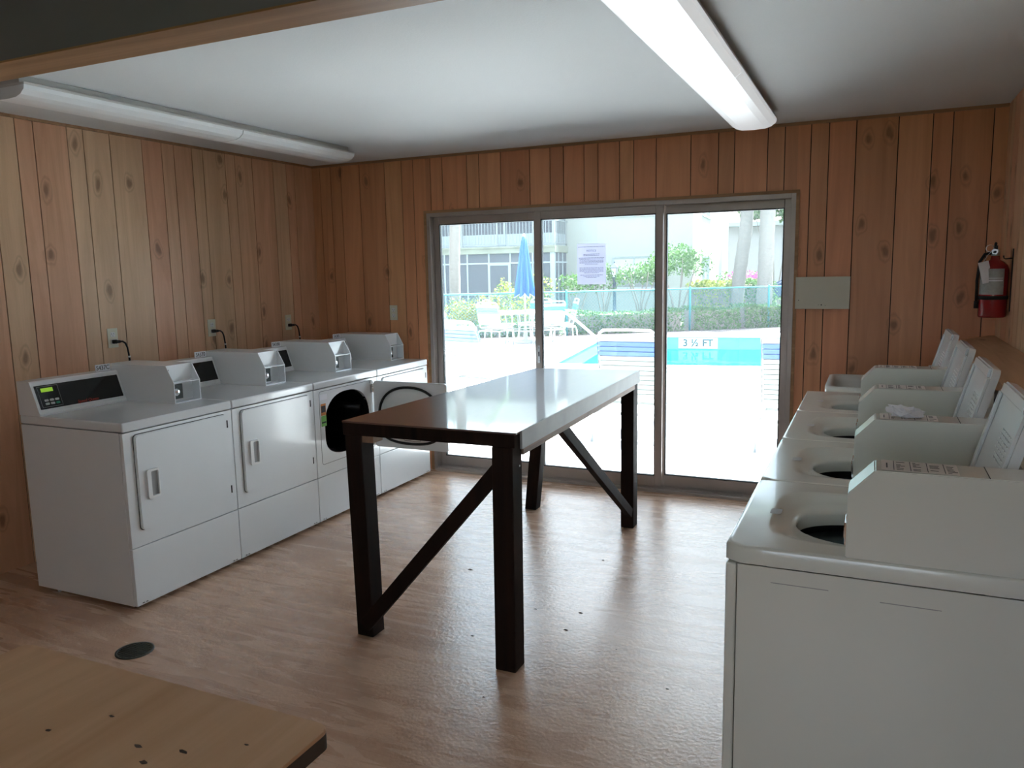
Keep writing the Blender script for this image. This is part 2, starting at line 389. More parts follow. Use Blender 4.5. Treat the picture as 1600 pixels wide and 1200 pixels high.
# ------------------------------------------------------------------ the room
RW, H, YN = 4.932, 2.472, -7.4       # right wall x, ceiling height, wall behind the camera
DL, DR, DT = 1.086, 3.801, 2.04      # door opening
rnd = random.Random(4)
def planked(name, a_axis, cuts, lo, hi, face, inward, zs=(0, H), opening=None, label='', seed=1, hue=(1, 1, 1)):
    """a wall of grooved boards; a_axis is the axis along the wall, face the plane coordinate, inward the sign into the room"""
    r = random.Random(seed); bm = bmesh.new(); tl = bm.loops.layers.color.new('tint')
    th = .12
    def add(a0, a1, z0, z1, d0, d1, mi, tint):
        f0, f1 = sorted((face + inward*d0, face + inward*d1))
        n0 = len(bm.faces)
        before = set(bm.faces)
        if a_axis == 'x': bx(bm, a0, a1, f0, f1, z0, z1, mi=mi)
        else: bx(bm, f0, f1, a0, a1, z0, z1, mi=mi)
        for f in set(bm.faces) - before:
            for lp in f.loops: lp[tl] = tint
    def region(a0, a1, z0, z1):
        add(a0, a1, z0, z1, -th, -.006, 1, (1, 1, 1, 1))
        cs = [a0] + [c for c in cuts if a0 + .01 < c < a1 - .01] + [a1]
        for p, q in zip(cs, cs[1:]):
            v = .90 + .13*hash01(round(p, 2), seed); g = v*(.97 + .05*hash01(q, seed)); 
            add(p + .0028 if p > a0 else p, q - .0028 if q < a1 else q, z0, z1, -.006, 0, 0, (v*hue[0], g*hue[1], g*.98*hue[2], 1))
    def hash01(v, s): return random.Random(int(v*1000)*7 + s).random()
    if opening:
        o0, o1, oz = opening
        region(lo, o0, zs[0], zs[1]); region(o1, hi, zs[0], zs[1]); region(o0, o1, oz, zs[1])
    else: region(lo, hi, *zs)
    o = finish(name, bm, [MAT['wallwood'], MAT['groove']]); return tag(o, label, 'wall', None, 'structure')

gl = [-2.649-.33, -2.649, -2.5, -2.397, -2.194, -2.091, -1.913, -1.679, -1.526, -1.425, -1.272, -1.175, -.969, -.872, -.696, -.471, -.317, -.222]
y = -3.0
while y > YN + .2: y -= rnd.choice((.1, .15, .18, .22)); gl.append(y)
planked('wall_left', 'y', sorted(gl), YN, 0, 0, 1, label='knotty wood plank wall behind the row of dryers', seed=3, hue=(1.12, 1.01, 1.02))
gb = [.08, .188, .29, .472, .709, .868, .973, 1.129, 1.234, 1.446, 1.548, 1.728, 1.961, 2.12, 2.223, 2.378, 2.481, 2.637, 2.738, 2.894, 3.128, 3.308, 3.411, 3.618, 3.722, 3.877, 3.982, 4.136, 4.368, 4.55, 4.655, 4.859]
planked('wall_back', 'x', gb, -.12, RW + .12, 0, -1, opening=(DL, DR, DT), label='reddish wood plank wall around the sliding glass door', seed=5, hue=(1.0, .86, .80))  # redder, darker tint holds part of this wall's backlit shade
gr = []; y = -.12
while y > YN: gr.append(y); y -= rnd.choice((.1, .14, .18, .23))
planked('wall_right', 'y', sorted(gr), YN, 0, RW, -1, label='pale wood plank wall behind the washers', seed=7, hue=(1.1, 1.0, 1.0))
def near_wall(bm):
    bx(bm, -.12, 3.5, YN-.12, YN, 0, H); bx(bm, 4.8, RW+.12, YN-.12, YN, 0, H)
    bx(bm, 3.5, 4.8, YN-.12, YN, 0, .85); bx(bm, 3.5, 4.8, YN-.12, YN, 2.1, H)
struct('wall_near', 'ceiling', near_wall, 'plain wall behind the viewer with a window added for light', 'wall')
def fill_win(bm):
    for a, b in ((3.5, 3.55), (4.12, 4.18), (4.75, 4.8)): bx(bm, a, b, YN-.08, YN-.03, .85, 2.1)
    bx(bm, 3.55, 4.75, YN-.08, YN-.03, .85, .9); bx(bm, 3.55, 4.75, YN-.08, YN-.03, 2.05, 2.1)
struct('fill_window_1', 'frame', fill_win, 'unseen window added behind the viewer to light the washers', 'window')  # unseen opening, placed to throw light on the washers' near sides
struct('floor', 'floor', lambda bm: bx(bm, -.12, RW+.12, YN-.12, .12, -.1, 0), 'worn pinkish wood-look vinyl floor', 'floor')
struct('ceiling', 'ceiling', lambda bm: bx(bm, -.12, RW+.12, YN-.12, .12, H, H+.12), 'smooth white painted ceiling', 'ceiling')
# dropped header across the room: dark grey face towards the viewer, wooden underside
def header(bm):
    bx(bm, 0, RW, -3.862, -3.735, 2.206, H)
hd = struct('trim_1', 'dark', header, 'dark grey ceiling header crossing the room', 'header')
obj('soffit_board', 'mould', lambda bm: bx(bm, 0, RW, -3.865, -3.73, 2.2, 2.206, .001), parent=hd)
# thin mouldings where walls meet the ceiling
struct('trim_2', 'mould', lambda bm: bx(bm, 0.004, RW-.004, -.014, 0, H-.018, H), 'thin wood moulding along top of the back wall', 'moulding')
struct('trim_3', 'mould', lambda bm: bx(bm, 0, .012, -3.73, -.014, H-.016, H), 'thin wood moulding along top of the left wall', 'moulding')
# thin casing round the door
def casing(bm):
    bx(bm, DL-.022, DL, -.012, .0, 0, DT+.02); bx(bm, DR, DR+.02, -.012, 0, 0, DT+.02); bx(bm, DL, DR, -.012, 0, DT, DT+.02)
struct('trim_4', 'mould', casing, 'thin wooden casing around the sliding door', 'moulding')

# ------------------------------------------------------------------ sliding glass door
door = thing('door_1', 'three-panel aluminium sliding glass door onto the pool deck', 'door', (DL, 0, 0), kind='structure')
dx = -DL
def dframe(bm):
    bx(bm, DL, DL+.03, -.01, .11, 0, DT, .002); bx(bm, DR-.03, DR, -.01, .11, 0, DT, .002)
    bx(bm, DL+.03, DR-.03, -.01, .11, DT-.03, DT, .002)
    for v in bm.verts: v.co.x += dx
obj('door_frame', 'alu', dframe, door)
def sill(bm):
    bx(bm, DL+.03, DR-.03, -.035, .11, 0, .02, .002); bx(bm, DL+.03, DR-.03, .0, .006, .02, .032); bx(bm, DL+.03, DR-.03, .05, .056, .02, .032)
    for v in bm.verts: v.co.x += dx
obj('threshold', 'alu', sill, door)
def dpanel(x0, x1, y0, wl, wr):
    def fr(bm):
        bx(bm, x0, x0+wl, y0, y0+.035, .032, DT-.03, .003); bx(bm, x1-wr, x1, y0, y0+.035, .032, DT-.03, .003)
        bx(bm, x0+wl, x1-wr, y0, y0+.035, DT-.085, DT-.03, .003); bx(bm, x0+wl, x1-wr, y0, y0+.035, .032, .11, .003)
        bx(bm, x0+wl, x1-wr, y0+.002, y0+.033, .11, .116, mi=1); bx(bm, x0+wl, x1-wr, y0+.002, y0+.033, DT-.092, DT-.085, mi=1)
        bx(bm, x0+wl, x0+wl+.006, y0+.002, y0+.033, .11, DT-.085, mi=1); bx(bm, x1-wr-.006, x1-wr, y0+.002, y0+.033, .11, DT-.085, mi=1)
        for v in bm.verts: v.co.x += dx
    f = obj('door_panel', ['alu', 'rubber'], fr, door)
    def g(bm):
        bx(bm, x0+wl, x1-wr, y0+.015, y0+.02, .11, DT-.085)
        for v in bm.verts: v.co.x += dx
    obj('glass_pane', 'glass', g, f); return f
p1 = dpanel(DL+.03, 2.02, .05, .045, .04)
p2 = dpanel(1.985, 2.945, .0, .055, .05)
p3 = dpanel(2.915, DR-.03, .05, .04, .045)
def latch(bm):
    bx(bm, 2.005+dx, 2.025+dx, -.004, .001, .90, 1.03, .001)
obj('latch_plate', 'steel', latch, p2)
obj('latch_slot', 'ink', lambda bm: [bx(bm, 2.011+dx, 2.019+dx, -.006, -.003, .95, .985), bx(bm, 2.013+dx, 2.017+dx, -.006, -.003, .915, .92), bx(bm, 2.013+dx, 2.017+dx, -.006, -.003, 1.01, 1.015)], p2)

# notice sheet taped on the middle pane
nt = thing('notice_sheet', 'white printed notice sheet taped on the middle door glass', 'notice', (2.427, .008, 1.479))
def nlines(bm):
    bx(bm, -.108, .108, 0, .001, 0, .288)
    r = random.Random(9)
    rows = [(.266, .2, 1), (.214, .12, 0), (.204, .12, 0)] + [(.188-.0088*k, .18 if k % 6 else .19, 0) for k in range(6)] + [(.118-.0088*k, .18, 0) for k in range(5)] + [(.066, .17, 0), (.057, .12, 0), (.049, .08, 0)]
    rows[8] = (rows[8][0], .10, 0); rows[13] = (rows[13][0], .11, 0)
    for z, w, _ in rows:
        x = -w/2
        while x < w/2:
            d = r.uniform(.006, .02); e = min(x+d, w/2); bx(bm, x, e, -.0006, 0, z-.0016, z+.0016, mi=1); x = e + .003
obj('sheet', ['thin_paper', 'ink2'], nlines, nt)
text_mesh('heading', 'NOTICE', .02, 'ink2', basis((0, -.0008, .237), (1, 0, 0), (0, 0, 1)), nt)

# ------------------------------------------------------------------ ceiling lights
def ceiling_light(label, x0, x1, ye, y2, yj, lit):
    t = thing('ceiling_light', label, 'ceiling light', ((x0+x1)/2, ye, H)); w = (x1-x0)/2
    L = ye - y2
    obj('housing', 'fixture', lambda bm: [bx(bm, -w+.03, w-.03, -L, -.03, -.035, 0, .003), bx(bm, -w, w, -L, -.004, -.045, -.033, .002)], t)
    prof = [(-w, -.044), (-w+.004, -.062), (-w+.03, -.082), (-w*.5, -.092), (0, -.095), (w*.5, -.092), (w-.03, -.082), (w-.004, -.062), (w, -.044)]
    for a, b in ((0, yj-ye), (yj-ye-.003, -L)):
        o = obj('diffuser', 'diff_on' if lit else 'diff_off', lambda bm: prism(bm, prof, 'y', a-.004, b), t)
    return t
ceiling_light('bright white fluorescent ceiling light nearer the right wall', 3.46, 3.72, -.45, -3.1, -1.77, True)
ceiling_light('long white fluorescent ceiling light above the dryers by the left wall', .63, .885, -.63, -3.04, -1.72, False)

# ------------------------------------------------------------------ dryers
XD, DY0, DP = 1.127, -2.907, .6916
def dshape(cy, cz, ry, rz, n=48, e=2.4, flat=.82):
    o = []
    for k in range(n):
        a = 2*math.pi*k/n; c, s = math.cos(a), math.sin(a)
        yy = cy + ry*math.copysign(abs(c)**(2/e), c); 
        zz = cz + (rz if s > 0 else rz*flat)*math.copysign(abs(s)**(2/(e if s > 0 else 4)), s)
        o.append((yy, zz))
    return o
def holeplate(bm, outer, hole, x0, x1):
    for x in (x0, x1):
        A = [bm.verts.new((x, *p)) for p in outer]; B = [bm.verts.new((x, *p)) for p in hole]
        es = [bm.edges.new((A[i], A[(i+1) % len(A)])) for i in range(len(A))] + [bm.edges.new((B[i], B[(i+1) % len(B)])) for i in range(len(B))]
        bmesh.ops.triangle_fill(bm, edges=es, use_beauty=True)
        if x == x0: A0, B0 = A, B
    for P, Q in ((A0, A), (B0, B)):
        n = len(P)
        for i in range(n): bm.faces.new((P[i], P[(i+1) % n], Q[(i+1) % n], Q[i]))
HOODX = lambda z: -.622 + (1.088-z)/(1.088-.925)*.057      # slanted face of the hood
def make_dryer(i, label, code, open_door=False):
    w = DP - .005
    t = thing('dryer', label, 'dryer', (XD, DY0 + i*DP, 0), group='coin-operated dryers along the left wall')
    def cab(bm):
        bx(bm, -.718, -.022, 0, .008, .022, .872, .002); bx(bm, -.718, -.022, w-.008, w, .022, .872, .002)
        bx(bm, -.718, -.712, .008, w-.008, .022, .872); bx(bm, -.718, -.022, .008, w-.008, .022, .03)
        bx(bm, -.6, -.59, .02, .04, .0, .02)
    obj('cabinet', 'white', cab, t)
    obj('top_panel', 'top', lambda bm: bx(bm, -.72, .004, -.001, w+.001, .874, .919, .008, 3), t)
    if open_door:
        hole = dshape(.341, .605, .246, .222)
        fp = obj('front_panel', 'white', lambda bm: holeplate(bm, [(0, .312), (w, .312), (w, .870), (0, .870)], hole, -.02, 0), t)
        def dr(bm):
            h2 = dshape(.341, .62, .24, .21)
            loft(bm, [[(-.004, *p) for p in hole], [(-.05, *p) for p in h2], [(-.06, .341+.31*math.cos(2*math.pi*k/48), .58+.27*math.sin(2*math.pi*k/48)) for k in range(48)], [(-.6, .341+.31*math.cos(2*math.pi*k/48), .58+.27*math.sin(2*math.pi*k/48)) for k in range(48)]], cap1=True)
            for a in (20, 140, 260):
                c, s = math.cos(R(a)), math.sin(R(a)); 
                tube(bm, [(-.08, .341+c*.29, .58+s*.25), (-.59, .341+c*.29, .58+s*.25)], .03, 6)
        obj('drum', 'drum', dr, t)
        obj('recess_line', 'seam', lambda bm: [tube(bm, [(.0005, *p) for p in rrect(.05, .64, .385, .855, .02)], .0012, 4, True)], fp)
        obj('rating_label', 'paper', lambda bm: bx(bm, 0, .0008, .055, .13, .80, .835), fp)
        def st(bm):
            bx(bm, 0, .0008, .062, .112, .70, .775); bx(bm, .0008, .0012, .066, .108, .72, .762, mi=1); bx(bm, 0, .0008, .062, .112, .63, .698, mi=2); bx(bm, .0008, .0012, .066, .108, .65, .66, mi=1)
        obj('warning_sticker', ['sticker', 'ink', 'stickerg'], st, fp)
        for z in (.80, .43): obj('door_hinge', 'chrome', lambda bm: [bx(bm, 0, .012, .60, .628, z-.03, z+.03, .003), tube(bm, [(.012, .622, z-.03), (.012, .622, z+.03)], .006, 8)], t)
        obj('door_switch', 'plastic', lambda bm: tube(bm, [(0, .61, .845), (.012, .61, .845)], .012, 12), fp)
        # open door, square to the front, swung out on its far side
        def dd(bm):
            prism(bm, rrect(.012, .592, .388, .85, .02), 'y', .628, .652)
        d = obj('door', 'white', dd, t); d['label'] = 'door standing open at a right angle'
        ring = dshape(.30, .60, .245, .215, e=2.3)
        obj('gasket', 'rubber', lambda bm: tube(bm, [(p[0], .624, p[1]) for p in ring], .009, 8, True), d)
        def bulge(bm):
            a = dshape(.30, .60, .232, .203, e=2.3); b = dshape(.30, .60, .20, .17, e=2.3); c2 = dshape(.30, .60, .06, .05, e=2.3)
            loft(bm, [[(p[0], .627, p[1]) for p in a], [(p[0], .596, p[1]) for p in b], [(p[0], .59, p[1]) for p in c2]], cap1=True)
        obj('inner_panel', 'plastic', bulge, d)
        def rect(bm): 
            tube(bm, [(p[0], .589, p[1]) for p in rrect(.27, .40, .455, .50, .008)], .0015, 4, True)
        obj('lint_slot', 'seam', rect, d)
    else:
        def fpn(bm): bx(bm, -.02, 0, 0, w, .312, .870, .003)
        fp = obj('front_panel', 'white', fpn, t)
        obj('door_gap', 'seam', lambda bm: prism(bm, rrect(.053, .642, .386, .856, .022), 'x', -.001, .0012), fp)
        def dd(bm):
            prism(bm, rrect(.056, .639, .389, .853, .02), 'x', 0, .010); prism(bm, rrect(.060, .635, .393, .849, .018), 'x', .010, .013)
        d = obj('door', 'white', dd, t)
        def hn(bm):
            o, h = rrect(.100, .170, .535, .675, .008, 3), rrect(.122, .164, .545, .665, .006, 3)
            holeplate(bm, o, h, .0129, .024)
        h = obj('handle', 'plastic', hn, d)
        obj('handle_recess', 'grey', lambda bm: bx(bm, .0129, .0145, .121, .165, .544, .666), h)
        for z in (.44, .80): obj('door_hinge', 'seam', lambda bm: bx(bm, .001, .0145, .636, .643, z-.02, z+.02), d)
    lp = obj('lower_panel', 'white', lambda bm: bx(bm, -.02, 0, 0, w, .024, .308, .003), t)
    for yy in (.03, .05, w-.06, w-.04): obj('panel_clip', 'seam', lambda bm: bx(bm, 0, .001, yy, yy+.012, .032, .036), lp)
    for fx in (-.66, -.06):
        for fy in (.05, w-.05): obj('foot', 'rubber', lambda bm: lathe(bm, [(.018, 0), (.018, .01), (.008, .012), (.008, .024)], (fx, fy, 0), 10), t)
    # control hood
    def hood(bm):
        prism(bm, [(-.72, .919), (-.565, .919), (-.563, .928), (HOODX(.935), .935), (-.622, 1.083), (-.63, 1.088), (-.72, 1.088)], 'y', 0, .50)
    hd = obj('control_hood', 'white', hood, t)
    sv = Vector((-.057, 0, .163)).normalized(); nrm = Vector((.163, 0, .057)).normalized()
    org = Vector((-.565, 0, .925)); Mh = basis(org, (0, 1, 0), sv)        # local x = along y, y = up the slope, z outward (+)
    if (Mh.to_3x3() @ Vector((0, 0, 1))).x < 0: print('flip')
    def slab(x0, x1, y0, y1, z0, z1):
        return lambda bm: bx(bm, x0, x1, y0, y1, z0, z1, mtx=Mh)
    pn = obj('control_panel', 'panel', slab(.014, .487, .026, .148, -.004, .002), hd)
    obj('keypad_outline', 'grey', lambda bm: [bx(bm, a, b, c, d, .002, .0025, mtx=Mh) for a, b, c, d in ((.026, .135, .034, .0355), (.026, .135, .1405, .142), (.026, .0275, .034, .142), (.1335, .135, .034, .142))], pn)
    obj('display', 'lcd', slab(.042, .105, .112, .132, .002, .003), pn)
    for r_ in range(2):
        for c_ in range(3):
            obj('button', 'gbutton' if (r_ == 0 and c_ == 2) else 'button', (lambda r_, c_: lambda bm: prism_m(bm, rrect(.045+c_*.028, .066+c_*.028, .045+r_*.018, .056+r_*.018, .003, 2), .002, .004, Mh))(r_, c_), pn)
    text_mesh('lettering', 'Speed Queen', .022, 'red', Mh @ Matrix.Translation((.275, .036, .0026)), pn, shear=.25)
    # coin box at the far end
    y0, y1 = .503, w - .004
    prof = [(-.70, .919), (-.205, .919), (-.205, 1.03), (-.256, 1.121), (-.70, 1.121)]
    def cb(bm):
        bx(bm, -.699, -.262, y0+.001, y1-.001, .9195, 1.1205)
        for a, b in ((y0, y0+.005), (y1-.005, y1)): prism(bm, prof, 'y', a, b)
        bx(bm, -.262, -.207, y0+.005, y1-.005, 1.026, 1.031); bx(bm, -.262, -.205, y0+.005, y1-.005, .919, .925)
        bx(bm, -.262, -.256, y0+.005, y1-.005, 1.116, 1.121)
    c = obj('coin_box', 'white', cb, t)
    cs = obj('coin_slide', 'iron', lambda bm: bx(bm, -.262, -.252, y0+.02, y0+.10, .935, 1.015, .002), c)
    obj('coin_lock', 'chrome', lambda bm: lathe(bm, [(.02, -.252), (.02, -.235), (.012, -.228), (.001, -.228)], (0, y0+.045, .975), 16, 'x'), cs)
    obj('bracket_tab', 'chrome', lambda bm: bx(bm, -.262, -.25, y0+.006, y0+.014, 1.06, 1.10), c)
    # number plate
    np_ = obj('number_plate', 'paper', lambda bm: bx(bm, -.672, -.668, .405, .495, 1.086, 1.124), t)
    text_mesh('number', code, .034, 'ink', basis((-.6675, .45, 1.105), (0, 1, 0), (0, 0, 1)), np_, sx=.9)
    return t
def prism_m(bm, pts, z0, z1, M_):
    vs = prism(bm, pts, 'z', z0, z1)
    for v in vs: v.co = M_ @ v.co
make_dryer(0, 'white dryer nearest the viewer with its grey side showing and green display', 'S437C')
make_dryer(1, 'white dryer with closed door between the nearest dryer and the open one', 'S4370')
make_dryer(2, 'white dryer with its door standing open and dark drum showing', 'S4380', True)
make_dryer(3, 'white dryer at the far end of the row next to the glass door', 'S4385')

# power outlets and cords
def outlet(label, loc, rz, hasplug):
    t = thing('wall_outlet', label, 'outlet', loc, rz)
    obj('cover_plate', 'ivory', lambda bm: bx(bm, -.036, .036, -.005, 0, -.06, .06, .002), t)
    for z in (.022, -.022):
        s = obj('socket', 'plastic', lambda bm: prism(bm, [(p[0], p[1]+z) for p in rrect(-.017, .017, -.015, .015, .008, 3)], 'y', -.0065, -.004), t)
        if not (hasplug and z < 0):
            obj('slot', 'ink', lambda bm: [bx(bm, -.008, -.006, -.007, -.006, z-.001, z+.008), bx(bm, .006, .008, -.007, -.006, z-.001, z+.008), bx(bm, -.002, .002, -.007, -.006, z-.011, z-.007)], s)
    return t
outs = [(-2.016, 1.222, 'ivory outlet with black plug above the nearest dryer'), (-1.208, 1.226, 'ivory outlet with black plug above the second dryer'), (-.398, 1.212, 'ivory outlet with black plug near the corner of the left wall')]
cordl = ['black power cord dropping behind the nearest dryer', 'black power cord dropping behind the second dryer', 'black power cord dropping behind the dryer with open door']
for (yy, z, lb), cl in zip(outs, cordl):
    outlet(lb, (0.0, yy, z), R(90), True)
    t = thing('power_cord', cl, 'power cord', (.0, yy, z-.022))
    obj('plug', 'rubber', lambda bm: [bx(bm, .007, .03, -.013, .013, -.012, .012, .004), bx(bm, .03, .045, -.008, .022, -.009, .009, .003)], t)
    pts = [(.04, .012, 0), (.05, .03, .0), (.055, .045, -.012), (.057, .055, -.04), (.057, .062, -.09), (.058, .066, -.15), (.062, .066, -.25), (.07, .06, -.5)]
    obj('cable', 'rubber', lambda bm: tube(bm, pts, .0055, 8), t)
    obj('cable_tie', 'plastic', lambda bm: tube(bm, [(.0573, .0625, -.093), (.0573, .0633, -.103)], .0075, 8), t)
outlet('ivory wall outlet left of the sliding glass door', (.748, .0, 1.27), 0, False)

# ------------------------------------------------------------------ washers
XW, WY0, WP = 3.969, -3.502, .648
def super_ring(cx, cy, rx, ry, z, n=64, e=2.0):
    o = []
    for k in range(n):
        a = 2*math.pi*k/n; c, s = math.cos(a), math.sin(a)
        o.append((cx + rx*math.copysign(abs(c)**(2/e), c), cy + ry*math.copysign(abs(s)**(2/e), s), z))
    return o
def make_washer(i, label):
    w = WP - .006
    t = thing('washer', label, 'washing machine', (XW, WY0 + i*WP, 0), group='top-loading washers along the right wall')
    def cab(bm):
        bx(bm, .026, .70, 0, .006, .02, .864, .001); bx(bm, .026, .70, w-.006, w, .02, .864, .001); bx(bm, .694, .70, .006, w-.006, .02, .864)
        bx(bm, .026, .70, .006, w-.006, .02, .026)
    cb_ = obj('cabinet', 'wash', cab, t)
    obj('crease_shade', 'grey', lambda bm: [bx(bm, .105, .235, -.0004, .0006, .826, .828), bx(bm, .345, .47, -.0004, .0006, .815, .817)], cb_)  # thin grey strips paint the shade of creases pressed in the side
    obj('front_panel', 'wash', lambda bm: bx(bm, -.002, .024, -.001, w+.001, .02, .864, .005), t)
    for fx in (.06, .64):
        for fy in (.05, w-.05): obj('foot', 'rubber', lambda bm: lathe(bm, [(.02, 0), (.02, .01), (.009, .012), (.009, .022)], (fx, fy, 0), 10), t)
    # top with dished lid opening
    def top(bm):
        n = 64; cx, cy = .335, .30
        def outer(m, z):
            o = []
            x0, x1, y0, y1 = -.004+m, .70-m, -.003+m, w+.003-m
            for k in range(n):
                a = 2*math.pi*k/n; c, s = math.cos(a), math.sin(a)
                tx = ((x1-cx) if c > 0 else (cx-x0))/max(abs(c), 1e-6); ty = ((y1-cy) if s > 0 else (cy-y0))/max(abs(s), 1e-6)
                q = min(tx, ty); o.append((cx+c*q, cy+s*q, z))
            return o
        loft(bm, [outer(.0, .868), outer(0, .905), outer(.002, .910), outer(.006, .912), outer(.012, .912), super_ring(.345, .315, .272, .242, .912, n, 5),
                  super_ring(.345, .315, .262, .232, .912, n, 5), super_ring(.345, .315, .25, .22, .906, n, 4.5), super_ring(.345, .31, .225, .19, .894, n, 4),
                  super_ring(.35, .305, .215, .155, .890, n, 2.4), super_ring(.35, .305, .212, .15, .880, n, 2.3), super_ring(.35, .305, .215, .152, .85, n, 2.3)])
    tp = obj('top_panel', 'wash', top, t)
    obj('notch_shade', 'grey', lambda bm: prism(bm, rrect(.068, .098, .285, .335, .008, 3), 'z', .9121, .9126), tp)  # flat grey patch paints the shade in the notch's hollow
    def tub(bm):
        prof = [(.155, .862), (.20, .862), (.235, .845), (.24, .83), (.24, .45), (.05, .44)]
        loft(bm, [[(.35+r_*math.cos(2*math.pi*k/40), .31+r_*math.sin(2*math.pi*k/40), z) for k in range(40)] for r_, z in prof], cap1=True)
    tb = obj('tub', 'tub', lambda bm: loft(bm, [[(.35+r_*math.cos(2*math.pi*k/40), .31+r_*math.sin(2*math.pi*k/40), z) for k in range(40)] for r_, z in ((.262, .80), (.245, .80), (.24, .78), (.24, .45), (.05, .44))], cap1=True), t)
    obj('tub_ring', 'rubber', lambda bm: lathe_open(bm, [(.262, .845), (.262, .80)], (.35, .31, 0)), tb)
    obj('agitator', 'plastic', lambda bm: [lathe(bm, [(.11, .45), (.06, .49), (.045, .6), (.04, .72), (.01, .73)], (.35, .31, 0), 20)] + [bx(bm, -.1, .1, -.004, .004, .46, .6, mtx=Matrix.Translation((.35, .31, 0)) @ Matrix.Rotation(R(a), 4, 'Z')) for a in (0, 60, 120)], tb)
    # coin console along the near side
    prof = [(.268, .912), (.268, 1.066), (.322, 1.124), (.705, 1.126), (.705, .912)]
    def cons(bm):
        prism(bm, prof, 'y', 0, .112)
        bmesh.ops.bevel(bm, geom=[e for e in bm.edges], offset=.0025, segments=2, affect='EDGES')
    c = obj('coin_box', 'wash', cons, t)
    def ln(bm):
        r = random.Random(i+3); bx(bm, .335, .49, .008, .104, 1.1255, 1.1265)
        for q in range(4):
            x = .36 + q*.034
            bx(bm, x, x+.0015, .012, .100, 1.1265, 1.127, mi=1)
            for yy in range(7):
                if r.random() < .8: bx(bm, x+.006, x+.006+r.uniform(.006, .02), .016+yy*.012, .019+yy*.012, 1.1265, 1.127, mi=1)
        bx(bm, .345, .348, .03, .075, 1.1265, 1.127, mi=1)
    obj('instruction_card', ['card', 'ink'], ln, c)
    obj('seam_line', 'seam', lambda bm: bx(bm, .545, .5465, 0.001, .111, 1.1252, 1.1262), c)
    obj('coin_slide', 'chrome', lambda bm: [bx(bm, .262, .268, .03, .08, .95, .975), bx(bm, .264, .268, .02, .09, .935, .99, .001)], c)
    # low rear hood
    obj('rear_hood', 'wash', lambda bm: prism(bm, [(.61, .912), (.70, .912), (.70, 1.07), (.66, 1.07)], 'y', .114, w), t)
    # lid, open and leaning back
    d = Vector((.088, 0, .325)).normalized(); nv = Vector((-d.z, 0, d.x))
    org = Vector((.548, .172, .925)); Ml = basis(org, (0, 1, 0), d)     # x across, y up the lid, z = x cross y
    sgn = 1 if (Ml.to_3x3() @ Vector((0, 0, 1))).dot(nv) > 0 else -1
    def lid(bm):
        LL, WW = .352, .405
        def S(a, b): return sorted((a*sgn, b*sgn))
        z0, z1 = S(-.022, 0)
        vs = prism(bm, rrect(0, WW, 0, LL, .03), 'z', z0, z1)
        z0, z1 = S(0, .008)
        for a in (bx(bm, 0.004, .03, .02, LL-.03, z0, z1, .002), bx(bm, WW-.03, WW-.004, .02, LL-.03, z0, z1, .002), bx(bm, .03, WW-.03, LL-.03, LL-.004, z0, z1, .002)): vs += a
        for v in bm.verts: v.co = Ml @ v.co
    ld = obj('lid', 'white', lid, t)
    z0, z1 = sorted((0, .012*sgn))
    obj('lid_bumper', 'rubber', lambda bm: bx(bm, .004, .022, .115, .140, z0, z1, mtx=Ml), ld)
    def wr(bm):
        r = random.Random(3); a, b = sorted((0, .001*sgn))
        for q in range(7):
            x = .06
            while x < .20:
                e = x + r.uniform(.008, .03); bx(bm, x, e, .25-q*.012, .253-q*.012, a, b, mtx=Ml); x = e+.006
    obj('moulded_text', 'button', wr, ld)
    return t
def lathe_open(bm, prof, c, seg=40):
    loft(bm, [[(c[0]+r_*math.cos(2*math.pi*k/seg), c[1]+r_*math.sin(2*math.pi*k/seg), z) for k in range(seg)] for r_, z in prof])
make_washer(0, 'top-loading washer nearest the viewer, its whole beige side showing')
make_washer(1, 'second washer from the viewer with a crumpled tissue on its coin box')
make_washer(2, 'third washer from the viewer, lid open')
make_washer(3, 'farthest washer in the row, beside the utility sink')

# crumpled dryer sheet on the second washer
def crumple(bm):
    r = random.Random(8)
    bmesh.ops.create_icosphere(bm, subdivisions=3, radius=1)
    for v in bm.verts:
        n = v.co.normalized(); k = 1 + .35*math.sin(7*n.x+3*n.y)*math.cos(9*n.y-4*n.z) + r.uniform(-.08, .08)
        v.co = Vector((n.x*k*.045, n.y*k*.035, max(0, n.z*k*.018 + .012 + .012*max(0, -n.x))))
tag(obj('dryer_sheet', 'paper', crumple, loc=(4.372, -2.80, 1.1275)), 'crumpled white dryer sheet on top of a washer coin box', 'dryer sheet')

# utility sink in the corner behind the last washer
t = thing('utility_sink', 'white plastic utility sink in the corner beyond the last washer', 'sink', (4.34, -.36, 0))
def basin(bm):
    def ring(m, z, r_=.06): return [(p[0], p[1], z) for p in rrect(-.30+m, .30-m, -.30+m, .30-m, r_)]
    loft(bm, [ring(.08, .50, .05), ring(.03, .86), ring(.0, .865), ring(0, .90), ring(.035, .90), ring(.045, .86), ring(.09, .53, .05)], cap0=True, cap1=True)
obj('basin', 'sinkp', basin, t)
for sx in (-1, 1):
    for sy in (-1, 1): obj('leg', 'sinkp', lambda bm: tube(bm, [(sx*.24, sy*.24, 0), (sx*.22, sy*.22, .52)], .022, 10), t)
obj('drain', 'chrome', lambda bm: lathe(bm, [(.03, .531), (.03, .535)], (0, 0, 0), 14), t)
tag(obj('plastic_cup', 'sinkp', lambda bm: loft(bm, [[(r_*math.cos(2*math.pi*k/20), r_*math.sin(2*math.pi*k/20), z) for k in range(20)] for r_, z in ((.028, 0), (.036, .10), (.038, .10), (.034, .098), (.026, .004))], cap0=True, cap1=True), loc=(4.612, -.33, .9005)), 'white plastic cup standing on the utility sink rim', 'cup')

